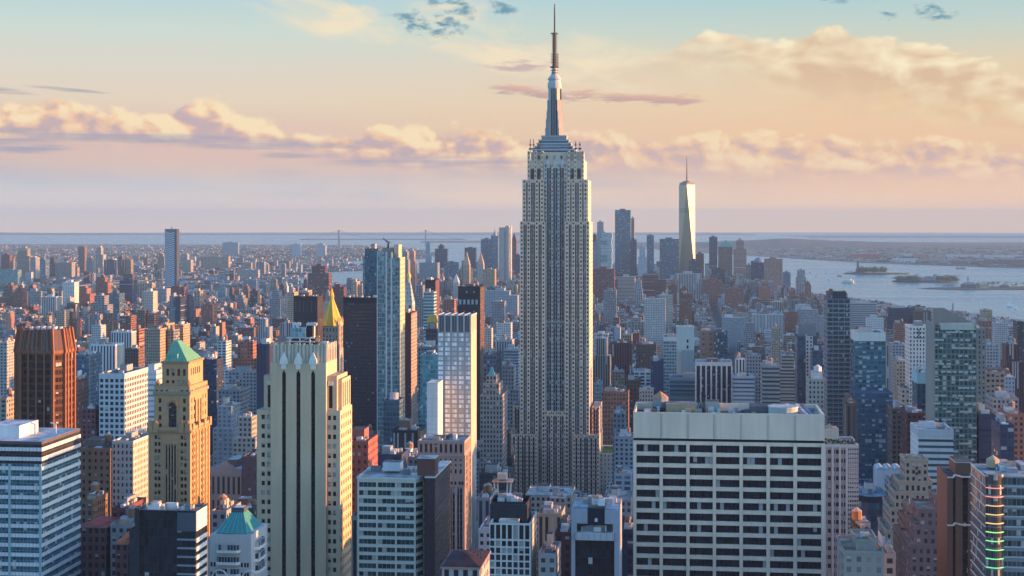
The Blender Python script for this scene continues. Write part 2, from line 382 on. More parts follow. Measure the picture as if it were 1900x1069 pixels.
class Bld:
    """A building: an Empty at the middle of its front wall, x along the street, y away from the camera, z up."""
    def __init__(s, name, label, cat, x0, x1, ytop, D, depth, vb=1069, group=None, rot=None, land=None, occ=True):
        s.g = GA if rot is None else rot
        sg, cg = math.sin(s.g), math.cos(s.g)
        X0 = xat(x0, D); t1 = (x1 - CX) / FPX
        s.w = (t1 * D - X0) / (cg + t1 * sg); s.d = depth; s.D = D - s.w / 2 * sg
        s.ox, s.oy = X0 + s.w / 2 * cg, s.D
        s.h = zat(ytop, s.D)
        s.root = bpy.data.objects.new(name, None); s.root.empty_display_size = 5; COL.objects.link(s.root)
        s.root.location = (s.ox, s.oy, 0); s.root.rotation_euler = (0, 0, -s.g)
        tag(s.root, label, cat, group); s.parts = {}; s.subs = []; s.wins = []; s.tanks = []; s.roof_unit = lambda: s.sub('roof_unit', 'roof'); s.px = (x0, x1, ytop)
        W = s.w / 2
        s.foot = [(s.ox + a * cg + b * sg, s.oy - a * sg + b * cg) for a, b in ((-W, 0), (W, 0), (W, depth), (-W, depth))]
        if occ:
            xs = [pxof(*p) for p in s.foot]
            OCC.append((s.foot, min(xs), max(xs), ytop, vb, D))
        if land: LAND.append((land, (x0 + x1) / 2, ytop, D))
    def z(s, py, back=0.0): return zat(py, s.D + back)
    def x(s, px, back=0.0):
        """Local x of a photograph column, on the plane `back` behind the front wall."""
        sg, cg = math.sin(s.g), math.cos(s.g); t = (px - CX) / FPX
        # ox + a cg + back sg = t (oy - a sg + back cg)
        return (t * (s.oy + back * cg) - s.ox - back * sg) / (cg + t * sg)
    def __getitem__(s, k): return s.parts.setdefault(k, MB())
    def new(s, k):
        """Another part of the same name."""
        m = MB(); s.subs.append((k, m, None)); return m
    def sub(s, k, over):
        m = MB(); s.subs.append((k, m, over)); return m
    def pierced(s, part, a, b, z0, z1, cols, rows, st, gst, name='window', r=0.45, keep=100, skip=None):
        """A wall from a to b with real recessed openings; cols, rows: (size, open) lists across and from the top down, scaled to fit."""
        m = s[part] if isinstance(part, str) else part
        L = math.hypot(b[0] - a[0], b[1] - a[1]); ux, uy = (b[0] - a[0]) / L, (b[1] - a[1]) / L; nx, ny = uy, -ux
        def cuts(q, T):
            k = T / sum(x for x, _ in q); out = [0.0]
            for x, _ in q: out.append(out[-1] + x * k)
            return out
        cu, cv = cuts(cols, L), cuts(rows, z1 - z0); w = st.but(fu=0.0)
        P = lambda u, z, d=0.0: (a[0] + ux * u - nx * d, a[1] + uy * u - ny * d, z)
        for j, (_, ro) in enumerate(rows):
            zt, zb = z1 - cv[j], z1 - cv[j + 1]
            if not ro:
                m.face([P(0, zb), P(L, zb), P(L, zt), P(0, zt)], w); continue
            for i, (_, co) in enumerate(cols):
                u0, u1 = cu[i], cu[i + 1]
                if not co or (skip and skip(i, j)):
                    m.face([P(u0, zb), P(u1, zb), P(u1, zt), P(u0, zt)], w); continue
                m.face([P(u0, zb), P(u0, zb, r), P(u0, zt, r), P(u0, zt)], w)
                m.face([P(u1, zb, r), P(u1, zb), P(u1, zt), P(u1, zt, r)], w)
                m.face([P(u0, zb), P(u1, zb), P(u1, zb, r), P(u0, zb, r)], w)
                m.face([P(u0, zt, r), P(u1, zt, r), P(u1, zt), P(u0, zt)], w)
                c = P((u0 + u1) / 2, (zt + zb) / 2, r)
                s.wins.append((name, c, math.atan2(uy, ux), u1 - u0, zt - zb, gst, keep))
    def finish(s):
        made = {}
        for k, m in s.parts.items(): made[k] = m.build(k, s.root)
        for k, m, over in s.subs: m.build(k, made.get(over) or s.root)
        build_tanks(s.tanks, s.root)
        count = {}; rest = {}
        vis = lambda w: -w[1][2]
        for nm, c, ang, w, h, st, keep in sorted(s.wins, key=vis):
            n = count.get(nm, 0); count[nm] = n + 1
            if n < min(keep, 100):
                o = bpy.data.objects.new(nm, window_mesh(w, h, st, nm)); COL.objects.link(o)
                o.location = c; o.rotation_euler = (0, 0, ang); o.parent = s.root
            else:
                m = rest.setdefault(nm, MB()); ca, sa = math.cos(ang) * w / 2, math.sin(ang) * w / 2
                m.wall((c[0] - ca, c[1] - sa), (c[0] + ca, c[1] + sa), c[2] - h / 2, c[2] + h / 2, st)
        for nm, m in rest.items(): m.build(nm, s.root, kind='stuff')
        return s
def clutter(m, x0, x1, y0, y1, z, rng, n=5, tank=False, big=True):
    """Bulkheads, cooling units and ducts on a roof."""
    W, Dp = x1 - x0, y1 - y0
    if big:
        bw, bd = W * rng.uniform(.25, .5), Dp * rng.uniform(.25, .5); bx, by = x0 + rng.uniform(.1, .5) * (W - bw), y0 + rng.uniform(.3, .8) * (Dp - bd)
        c = rng.choice([(.3, .3, .3), (.45, .42, .38), (.2, .13, .1), (.5, .5, .5)])
        (m() if callable(m) else m).box(bx, bx + bw, by, by + bd, z, z + rng.uniform(3, 6), plain(*c), rng.choice([TAR, SILVER, GRAVEL]))
    for _ in range(n):
        a, b, c = rng.uniform(1.2, 4), rng.uniform(1.2, 4), rng.uniform(.8, 2.6); px, py = rng.uniform(x0 + 1, max(x0 + 1.1, x1 - a - 1)), rng.uniform(y0 + 1, max(y0 + 1.1, y1 - b - 1))
        (m() if callable(m) else m).box(px, px + a, py, py + b, z, z + c, plain(*rng.choice([(.5, .51, .52), (.35, .36, .37), (.6, .6, .58), (.16, .17, .18), (.4, .3, .22)])))
# ------------------------------------------------------------------ the great limestone tower
def limestone_tower():
    b = Bld('skyscraper', 'tallest tower, pale limestone with setbacks and a silver mast carrying a thin antenna', 'skyscraper', 947, 1112, 807, 1290, 60, vb=915, land='the great spired tower')
    st = St((.72, .52, .37)); strip = St((.17, .125, .115), (.028, .031, .044), 1.7, 3.66, .66, .60, .1, .14)
    metal = St((.52, .50, .48)); LS = St((.56, .47, .37), (.06, .06, .07), 3.1, 3.66, .30, .5, .1, .2)
    sh = b['shaft']
    def bays(xl, xr, y, z0, z1, groups, pw=1.5, pst=None, ew=1.7, cap=2.2, proud=0.8, each=True):
        n = sum(groups); cw = (xr - xl - 2 * ew - (len(groups) - 1) * pw) / n; x = xl
        for k, g in enumerate(groups):
            w = ew if k == 0 else pw
            p = b.new('pier'); p.box(x, x + w, y - proud, y + .3, z0, z1 + .6, pst or st)
            x += w
            sh.wall((x, y), (x + cw * g, y), z0, z1 - cap, strip.but(pu=cw))
            if g > 1:
                for q in range(1, g): mu = b.new('mullion'); mu.box(x + cw * q - .2, x + cw * q + .2, y - .35, y + .1, z0, z1 - cap, plain(.50, .40, .33))
            x += cw * g
        p = b.new('pier'); p.box(x, x + ew, y - proud, y + .3, z0, z1 + .6, pst or st)
        sh.box(xl, xr, y - .25, y + 1.2, z1 - cap, z1, st)
    def mass(xl, xr, y0, y1, z0, z1, front=False):
        sh.prism([(xl, y0), (xr, y0), (xr, y1), (xl, y1)], z0, z1, [LS if front else None, LS, LS, LS], plain(.25, .25, .25))
    X = b.x; zz = b.z
    # base wings with grass roofs, then the tiers of the tower
    g = b.new('wing'); g.box(X(928), X(947), 6, 55, 0, zz(842), LS, None)
    g.box(X(1112), X(1139), 6, 55, 0, zz(842), LS, None)
    for xa, xb in ((930, 946), (1115, 1138)):
        gr = b.new('roof_garden'); gr.box(X(xa), X(xb), 8, 45, zz(842), zz(842) + .5, plain(.05, .13, .03))
    zb, z1, z2, z3, z4 = 0, zz(807), zz(757), zz(412), zz(334)
    mass(X(947), X(997), 0, 50, zb, z1); bays(X(947), X(997), 0, zb, z1, (1, 1, 2, 1, 1), 1.9, ew=2.2)
    mass(X(1063), X(1112), 0, 50, zb, z1); bays(X(1063), X(1112), 0, zb, z1, (1, 1, 2, 1, 1), 1.9, ew=2.2)
    mass(X(950), X(964), 10, 52, z1, z2); bays(X(950), X(964), 10, z1, z2, (2,), 1.2, ew=1.2)
    mass(X(1097), X(1111), 10, 52, z1, z2); bays(X(1097), X(1111), 10, z1, z2, (2,), 1.2, ew=1.2)
    mass(X(964), X(1011), 4, 52, zb, z3); bays(X(964), X(1011), 4, zb, z3, (2, 3, 2), 2.9, ew=3.0)
    mass(X(1048), X(1093), 4, 52, zb, z3); bays(X(1048), X(1093), 4, zb, z3, (2, 3, 2), 2.9, ew=3.0)
    mass(X(968), X(1009), 6.5, 50, z3, z4); bays(X(968), X(1008), 6.5, z3, z4, (1, 3, 1), 2.9, ew=3.2)
    mass(X(1049), X(1090), 6.5, 50, z3, z4); bays(X(1050), X(1089), 6.5, z3, z4, (1, 3, 1), 2.9, ew=3.2)
    # the recessed middle bay and the arched bay below it
    zc = zz(283, 10)
    bays(X(1008), X(1050), 8.7, zz(764), zz(305, 10), (2, 2, 2), 1.7, metal, ew=2.3, cap=1)
    bays(X(1010), X(1049), 2.5, 0, zz(764), (2, 2, 2), 2.2, ew=1.6, cap=4)
    for k in range(3):
        c = X(1010) + (X(1049) - X(1010)) * (k + .5) / 3
        a = b.new('arch'); r = 2.3
        for q in range(6):
            t0, t1 = math.pi * q / 6, math.pi * (q + 1) / 6
            a.beam((c + r * math.cos(t0), 1.9, zz(778) + 1.8 * r * math.sin(t0)), (c + r * math.cos(t1), 1.9, zz(778) + 1.8 * r * math.sin(t1)), .9, st)
    # crown
    cr = b['crown']
    ca, cb_, cc, cd = zz(334), zz(297), zz(281), zz(275)
    win = St((.62, .51, .39), (.02, .025, .03), 4.2, 9, .28, .5)
    cr.prism([(X(979), 9), (X(1082), 9), (X(1082), 48), (X(979), 48)], ca - 30, cb_, win.but(fu=0), TAR)
    cr.prism([(X(983), 10.5), (X(1078), 10.5), (X(1078), 46), (X(983), 46)], cb_, cc, win.but(fu=0), SILVER)
    for px in (979, 992, 1004, 1054, 1066, 1080):
        p = b.new('buttress'); p.box(X(px) - 1.0, X(px) + 1.0, 8, 10.8, ca - 2, cc + .8, st)
    for px in (986, 998, 1060, 1073):
        w = b.new('window'); w.wall((X(px) - 1.5, 8.9), (X(px) + 1.5, 8.9), ca + 1, ca + 10, St((.05, .05, .07), (.02, .025, .035), 1.5, 3, .8, .8))
    for px in (998, 1013, 1027, 1040, 1052, 1066):
        w = b.new('window'); w.wall((X(px) - .9, 10.4), (X(px) + .9, 10.4), cb_ + 1.2, cb_ + 4.2, St((.03, .03, .04), (.02, .025, .035), 2, 3, .9, .9))
    for px in (1015, 1029, 1043):
        o = b.new('ornament'); zt = zz(304)
        o.frustum([(X(px) - 1.9, 7.9), (X(px) + 1.9, 7.9), (X(px) + 1.9, 9.6), (X(px) - 1.9, 9.6)], zt, [(X(px) - .3, 8.4), (X(px) + .3, 8.4), (X(px) + .3, 9.2), (X(px) - .3, 9.2)], zt + 4.5, plain(.55, .50, .42))
        o.box(X(px) - 1.9, X(px) + 1.9, 7.9, 9.6, zt - 3.5, zt, plain(.50, .46, .40))
    # stepped metal base of the mast
    cy, cxm = 27.0, X(1029, 27)
    zA = zz(281, 27); s = b['mast_base']
    for k, (hw, ya, yb) in enumerate(((39, 281, 277), (35, 277, 272), (31, 272, 266), (27, 266, 260), (23, 260, 252))):
        w = hw / 2.15; c = plain(.27, .29, .31) if k % 2 == 0 else plain(.15, .17, .19)
        s.box(cxm - w, cxm + w, cy - w * .62, cy + w * .62, zz(ya, 27) - .2, zz(yb, 27), c)
        s.box(cxm - w - .5, cxm + w + .5, cy - w * .62 - .5, cy + w * .62 + .5, zz(yb, 27) - 1.0, zz(yb, 27) - .4, plain(.5, .53, .55))
    for px in (984, 990, 1000, 1058, 1068, 1076):
        a = b.new('antenna'); x = X(px, 16); h = random.Random(px).uniform(6, 11)
        a.beam((x, 16, zA - 2), (x, 16, zA + h), .5, DARKSTEEL); a.box(x - 1.3, x + 1.3, 15.3, 16.7, zA + 1, zA + 2.4, DARKSTEEL); a.box(x - .8, x + .8, 15.4, 16.6, zA + 4.5, zA + 6, plain(.3, .2, .16))
    # mast: drum with four winged buttresses
    mm = b['mast']; silver = St((.29, .29, .29), (.03, .035, .045), 1.6, 3.4, .0, .0)
    zt, zm, z0 = zz(165, 27), zz(205, 27), zz(252, 27)
    ring = mm.ring(cxm, cy, 5.6, 8, math.pi / 8)
    mm.prism(ring, z0, zt, St((.42, .46, .50), (.03, .035, .045), 1.1, 60, .5, .97, .2, 0))
    for k in range(4):
        w = b.new('mast_wing'); a = math.pi / 4 + k * math.pi / 2
        for (r, ya, yb) in ((8.6, 252, 238), (7.9, 238, 222), (7.1, 222, 207), (6.3, 207, 186)):
            ux, uy = math.cos(a), math.sin(a); px_, py_ = -uy, ux; q = 2.3
            w.prism([(cxm + ux * r - px_ * q, cy + uy * r - py_ * q), (cxm + ux * r + px_ * q, cy + uy * r + py_ * q), (cxm + px_ * q, cy + py_ * q), (cxm - px_ * q, cy - py_ * q)], zz(ya, 27), zz(yb, 27), silver)
    gs = b['mast_window']; gs.box(cxm - 2.3, cxm + 2.3, cy - 5.75, cy - 5.0, z0, zt, plain(.045, .045, .055)); gs.box(cxm + 5.0, cxm + 5.75, cy - 2.3, cy + 2.3, z0, zt, plain(.045, .045, .055))
    for q in (-.9, .9): w = b.new('mast_mullion'); w.box(cxm + q - .3, cxm + q + .3, cy - 6.1, cy - 5.6, z0, zt, plain(.42, .40, .38))
    d = b['observation_drum']
    d.lathe(cxm, cy, [(5.7, zt), (6.0, zt + 1.5), (6.0, zz(155, 27)), (5.2, zz(152, 27)), (5.2, zz(149, 27)), (5.9, zz(148, 27)), (5.9, zz(146, 27)), (2.4, zz(137, 27)), (2.0, zz(125, 27)), (0.1, zz(124.5, 27))], plain(.42, .43, .44), 14)
    an = b['antenna_mast']; dk = plain(.10, .095, .10)
    an.lathe(cxm, cy, [(1.9, zz(126, 27)), (1.5, zz(100, 27)), (1.2, zz(64, 27)), (.75, zz(61, 27)), (.6, zz(20, 27)), (.35, zz(7, 27))], dk, 8)
    for y in list(range(66, 98, 4)) + list(range(100, 146, 5)):
        r = 2.4 if y < 98 else 3.2; an.cyl(cxm, cy, r if y % 8 else r * .75, zz(y + 1.4, 27), zz(y, 27), dk, 8)
    an.cyl(cxm, cy, 3.9, zz(125.5, 27), zz(123.5, 27), dk, 8); an.cyl(cxm, cy, 3.2, zz(63.5, 27), zz(61.5, 27), dk, 8)
    an.beam((cxm + 2.9, cy, zz(124, 27)), (cxm + 2.9, cy, zz(99, 27)), .7, plain(.3, .16, .12)); an.beam((cxm + .3, cy, zz(61, 27)), (cxm + .3, cy, zz(30, 27)), .7, dk)
    b.finish()
limestone_tower()

# ------------------------------------------------------------------ the far glass tower with chamfered corners
def tower_glass():
    m = bpy.data.materials.new('tower_glass'); m.use_nodes = True; nt = m.node_tree; b = nt.nodes['Principled BSDF']; geo = nt.nodes.new('ShaderNodeNewGeometry'); _, _, pz = sep(nt, geo.outputs['Position'])
    n = noise(nt, geo.outputs['Position'], .02, 3); fl = (pz / 4.0).fr().lt(.22); f2 = ((pz - 300.0).ab()).lt(9.0)
    nt.links.new(mixc(nt, (fl * .45 + f2 * .4).cl(), mixc(nt, n, (.28, .21, .145, 1), (.34, .26, .18, 1)), (.10, .09, .08, 1)), b.inputs['Base Color']); b.inputs['Metallic'].default_value = .9; b.inputs['Roughness'].default_value = .47; return m  # warm base tint stands in for the gold of the reflected sun
TG = tower_glass()
def chamfer_tower():
    D = 5750
    b = Bld('skyscraper', 'far glass tower with triangular facets, one glowing gold, under a thin spire', 'skyscraper', 1259.5, 1289.5, 343, D, 62, vb=505, land='the gleaming faceted tower')
    h, W, y1 = b.h, b.w / 2, b.w
    base = [(-W, 0), (W, 0), (W, y1), (-W, y1)]; k = .98
    top = [(0, 0), (W, y1 / 2), (0, y1), (-W, y1 / 2)]
    top = [(x * k, (y - y1 / 2) * k + y1 / 2) for x, y in top]
    zb = 55; g = St((.25, .28, .32), (.50, .54, .60), 6, 4, .97, .96, .92, 0)
    b['base'].prism(base, 0, zb, St((.3, .33, .36), (.2, .24, .28), 4, 8, .8, .9, .5, 0), False)
    def tri(nm, a, c, e):
        m = b.new(nm); m.mat = TG; m.face([a, c, e], g, [(0, 0), (30, 0), (15, 300)])
    for i in range(4):
        j = (i + 1) % 4
        tri('glass_facet', (*base[i], zb), (*base[j], zb), (*top[i], h))
        tri('glass_facet', (*base[j], zb), (*top[j], h), (*top[i], h))
    b['roof'].face([(*p, h) for p in top], TAR)
    b['roof'].prism([(x * .93, (y - y1 / 2) * .93 + y1 / 2) for x, y in top], h, h + 9, plain(.25, .2, .18))
    s = b['spire']; c = y1 / 2
    s.cyl(0, c, 18, h + 9, h + 12, plain(.22, .19, .18), 14); s.cyl(0, c, 14, h + 12, h + 15, plain(.2, .18, .17), 14)
    zt = zat(288, D)
    s.lathe(0, c, [(3.2, h + 12), (2.4, h + 40), (1.5, h + 75), (.6, zt), (.01, zt + .1)], plain(.20, .15, .13), 8)
    for q in range(7): s.cyl(0, c, 3.4 - q * .25, h + 22 + q * 12, h + 24 + q * 12, plain(.2, .15, .13), 8)
    b.finish()
chamfer_tower()

rng = random.Random(11)
# ------------------------------------------------------------------ white gridded slab
def white_grid():
    b = Bld('office_tower', 'broad white slab tower with seven columns of dark ribbon windows below a blank top', 'office tower', 1175, 1530, 767, 600, 34, land='the broad white gridded tower')
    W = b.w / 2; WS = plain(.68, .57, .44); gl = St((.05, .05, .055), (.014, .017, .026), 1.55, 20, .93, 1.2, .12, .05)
    cols = [(5, 0)] + sum([[(44, 1), (5.6, 0)] for _ in range(7)], [])[:-1] + [(6, 0)]
    zt = b.h; n = 16; z1 = b.z(820)
    rows = [(7, 0)] + [(13.6, 1), (7.6, 0)] * n
    z0 = z1 - (7 + 21.2 * n) / FPX * b.D
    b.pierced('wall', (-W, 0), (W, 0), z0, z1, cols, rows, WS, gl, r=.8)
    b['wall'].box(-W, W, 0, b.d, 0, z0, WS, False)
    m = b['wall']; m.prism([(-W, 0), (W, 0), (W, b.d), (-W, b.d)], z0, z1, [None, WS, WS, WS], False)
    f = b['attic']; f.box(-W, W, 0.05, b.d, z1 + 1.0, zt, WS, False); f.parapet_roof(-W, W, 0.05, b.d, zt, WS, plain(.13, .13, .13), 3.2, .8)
    b['shadow_joint'].box(-W + .3, W - .3, .6, b.d - .3, z1 - .05, z1 + 1.05, plain(.02, .02, .025))
    k = W * 2 / 355
    for px in (1178, 1227, 1276.5, 1325.5, 1375, 1425, 1475, 1527):          # full-height piers, slightly proud
        x = b.x(px); p = b.new('pier'); p.box(x - .62, x + .62, -.55, .1, z0 - 10, z1, WS)
    for px in (1227, 1276.5, 1325.5, 1375, 1425, 1475):
        for d in (-1.3, 1.3):
            p = b.new('panel_joint'); p.box(b.x(px + d) - .08, b.x(px + d) + .08, -.04, .1, z1 + 1, zt - .6, plain(.40, .36, .30))
    r = zt - 3.2
    h = b.new('penthouse'); h.box(b.x(1236, 25), b.x(1292, 25), 20, 30, r, r + 4.2, plain(.34, .28, .18), GRAVEL)
    h = b.new('penthouse'); h.box(b.x(1310, 25), b.x(1335, 25), 26, 34, r, r + 4.6, plain(.35, .34, .3), TAR)
    h = b.new('vent_drum'); h.cyl(b.x(1452, 20), 16, 5.8, r, r + 4.0, plain(.36, .41, .40), 18); h.cyl(b.x(1452, 20), 16, 6.1, r + 4, r + 4.5, plain(.42, .46, .44), 18)
    h = b.new('cooling_tower'); h.box(b.x(1392, 20), b.x(1436, 20), 18, 30, r, r + 3.8, plain(.12, .13, .14), plain(.07, .08, .09))
    for i in range(4):
        h = b.new('duct'); x = b.x(1478 + i * 9, 20); h.beam((x, 6, r + 1), (x - 3, 31, r + 3.0), 1.4, plain(.2, .22, .25) if i % 2 else plain(.55, .57, .58))
    tank_on(b, b.x(1225, 30), 30, r, 3.3, 4.2, 1.6, plain(.22, .24, .25), plain(.38, .20, .12))
    cl_r = random.Random(3)
    for i in range(60):
        x, y = b.x(cl_r.uniform(1185, 1520), 20), cl_r.uniform(3, 29); a, c, hh = cl_r.uniform(.8, 3), cl_r.uniform(.8, 3), cl_r.uniform(.5, 2.6)
        b.roof_unit().box(x, x + a, y, y + c, r, r + hh, plain(*cl_r.choice([(.6, .6, .6), (.3, .31, .32), (.1, .1, .11), (.42, .32, .2), (.5, .58, .62)])))
    an = b.new('antenna'); x = b.x(1300, 30)
    for q in range(5): an.beam((x + q * .3, 30, r), (x + q * .9 - 1.5, 30, r + 6 + q % 3), .25, DARKSTEEL)
    b.finish()
white_grid()

# ------------------------------------------------------------------ beige tower with three black stripes
def striped_beige():
    D = 640
    b = Bld('office_tower', 'stepped beige tower with three black window stripes down its blank front', 'office tower', 475, 630, 762, D, 24, land='the beige black-striped tower')
    LS = plain(.55, .42, .28); X = b.x; zz = b.z
    gl = St((.36, .34, .28), (.016, .018, .022), 1.4, 2.6, .86, .90, .1, .42); sgl = St((.012, .013, .016), (.012, .013, .018), 1.4, 3.9, .9, .8, .12, .0)
    rows = lambda n: [(9, 0)] + [(8.6, 1), (9.0, 0)] * n
    zt3, n3 = zz(762), 24; zlow = zt3 - (9 + 17.6 * n3) / FPX * b.D
    c2 = lambda: [(8.5, 0), (6.6, 1), (4.2, 0), (6.6, 1), (2.2, 0)]
    yL = 1.2
    # outer wings
    w = b['wall']
    for (xa, xb, fl) in ((475, 503, False), (605, 630, True)):
        co = c2(); co = co[::-1] if fl else co
        b.pierced('wall', (X(xa), yL), (X(xb), yL), zlow, zt3, co, rows(n3), LS, gl)
        w.box(X(xa), X(xb), yL, b.d, 0, zlow, LS, False)
    # west side of the wings
    sc = [(2.2, 0)] + [(2.0, 1), (2.6, 0)] * 5
    b.pierced('wall', (X(630), yL), (X(630), b.d), zlow, zt3, sc, rows(n3), LS, gl, name='side_window')
    w.prism([(X(475), yL), (X(630), yL), (X(630), b.d), (X(475), b.d)], 0, zt3, [None, None, LS, LS], TANROOF)
    # shoulders
    zs = zz(698)
    for (xa, xb, sx) in ((487, 504, 0), (604, 634, 1)):
        m = b.new('shoulder')
        if sx:
            m.box(X(605), X(623), 2.2, b.d - 2, zt3, zs, LS, TANROOF); m.box(X(623), X(630), 4.5, b.d - 3, zt3, zz(705), LS, TANROOF)
            x0, x1 = X(608.5), X(614.5)
            for yy in (6.0, 10.0, 14.0, 18.0):
                q = b.new('shoulder_window'); q.box(X(630) - .2, X(630) + .06, yy, yy + 1.4, zt3 + 1, zz(712), sgl)
        else:
            m.box(X(487), X(503), 2.2, b.d - 2, zt3, zs, LS, TANROOF); x0, x1 = X(494.5), X(501)
        q = b.new('shoulder_window'); q.box(x0, x1, 2.05, 2.3, zt3 + 1, zz(716), sgl)
        q = b.new('lintel'); q.box(x0 - .3, x1 + .3, 1.7, 2.4, zz(716), zz(708), plain(.62, .58, .48))
    # middle slab with the stripes
    m = b['slab']; zm = zz(673); zst = zz(694)
    cuts = [502, 523, 530.4, 549.6, 557.4, 577, 584.6, 605]
    for i in range(0, 7, 2):
        m.box(X(cuts[i]), X(cuts[i + 1]), 0, 20, 0, zm, LS, TANROOF)
    for i in (1, 3, 5):
        xa, xb = X(cuts[i]), X(cuts[i + 1])
        s = b.new('window_stripe'); s.box(xa - .05, xb + .05, .9, 3, 0, zst, sgl)
        t = b.new('finial'); c = (xa + xb) / 2
        m.box(xa, xb, .05, 3, zst + 1.6, zm, LS)
        m.frustum([(xa, .1), (xb, .1), (xb, 2), (xa, 2)], zst + 1.6, [(xa, .1), (xb, .1), (xb, 2), (xa, 2)], zst + 1.65, LS)
        s.frustum([(xa, .95), (xb, .95), (xb, 2), (xa, 2)], zst, [(c - .05, .95), (c + .05, .95), (c + .05, 2), (c - .05, 2)], zst + 1.6, sgl)
        for e in (xa, xb):
            m.face([(e, .06, zst), (c, .06, zst + 1.6), (e, .06, zst + 1.6)] if e == xa else [(c, .06, zst + 1.6), (e, .06, zst), (e, .06, zst + 1.6)], LS)
        z0 = zz(675)
        wst = plain(.66, .63, .55)
        t.box(c - 1.1, c + 1.1, -.5, .6, zst + 2.0, z0 - .2, wst)
        t.frustum([(c - 1.8, -.7), (c + 1.8, -.7), (c + 1.8, .8), (c - 1.8, .8)], z0 - .2, [(c - 1.6, -.6), (c + 1.6, -.6), (c + 1.6, .8), (c - 1.6, .8)], z0 + 1.6, wst)
        t.frustum([(c - 1.6, -.6), (c + 1.6, -.6), (c + 1.6, .8), (c - 1.6, .8)], z0 + 1.6, [(c - .2, 0), (c + .2, 0), (c + .2, .8), (c - .2, .8)], z0 + 4.6, wst)
    # fluted crown
    zc = zz(640); cw = b['crown']
    cw.box(X(506.5), X(604), 1.4, 19, zm, zc, plain(.50, .44, .33), False); cw.parapet_roof(X(506.5), X(604), 1.4, 19, zc, plain(.46, .43, .34), TAR, 1.2, .6)
    for i in range(15):
        px = 508 + i * 6.8; p = b.new('flute'); wd = .55 if i % 2 else .95
        p.box(X(px) - wd / 2, X(px) + wd / 2, .95, 1.45, zm, zc + (.5 if i % 2 == 0 else 0), plain(.54, .50, .40))
    for i in range(6):
        y = 2.4 + i * 3.0; p = b.new('flute'); p.box(X(604) - .02, X(604) + .45, y, y + .9, zm, zc + .4, plain(.54, .50, .40))
    for i in range(5):
        y = 4.0 + i * 3.0; q = b.new('crown_window'); q.box(X(604) - .2, X(604) + .06, y, y + 1.2, zm + .8, zc - 2.5, sgl)
    # cooling plant on a steel frame
    f = b['steel_frame']; ws = plain(.55, .56, .52)
    xa, xb, z1, z2 = X(541, 8), X(578, 8), zz(640, 8), zz(626, 8)
    for x in (xa, (xa + xb) / 2, xb):
        for y in (5, 14): f.beam((x, y, z1 - 1), (x, y, z2), .4, ws)
    for z in ((z1 + z2) / 2, z2):
        for y in (5, 14): f.beam((xa - 1.5, y, z), (xb + 2, y, z), .45, ws)
        for x in (xa, xb): f.beam((x, 5, z), (x, 14, z), .45, ws)
    f.beam((xa, 5, z1), (xb, 5, z2), .25, ws)
    k = b['plant_room']; k.box(xa + .6, xb + 2, 7, 15, z1 - 1, z2 - .3, plain(.06, .06, .07))
    t = b['cooling_tower']; t.box(X(543, 8), X(570, 8), 5.5, 13, z2 + .3, zz(608, 8), St((.30, .42, .46), (.22, .34, .38), 1.6, 2.4, .8, .85, .2, 0), plain(.4, .42, .43))
    t.box(X(571, 8), X(582, 8), 6, 13, z2 + .3, zz(604, 8), plain(.03, .03, .035), TAR)
    for px in (545, 552, 571, 577, 582):
        p = b.new('vent_pipe'); x = X(px, 9); p.cyl(x, 9, .65, z2, zz(600, 8), plain(.6, .6, .58), 7); p.beam((x, 9, zz(600.5, 8)), (x + 1.4, 9, zz(602, 8)), 1.1, plain(.6, .6, .58))
    e = b.roof_unit; clutter(e, X(509), X(540), 5, 17, zc - 1.2, rng, 7, big=False); clutter(e, X(583), X(602), 3, 17, zc - 1.2, rng, 10, big=False)
    b.finish()
striped_beige()

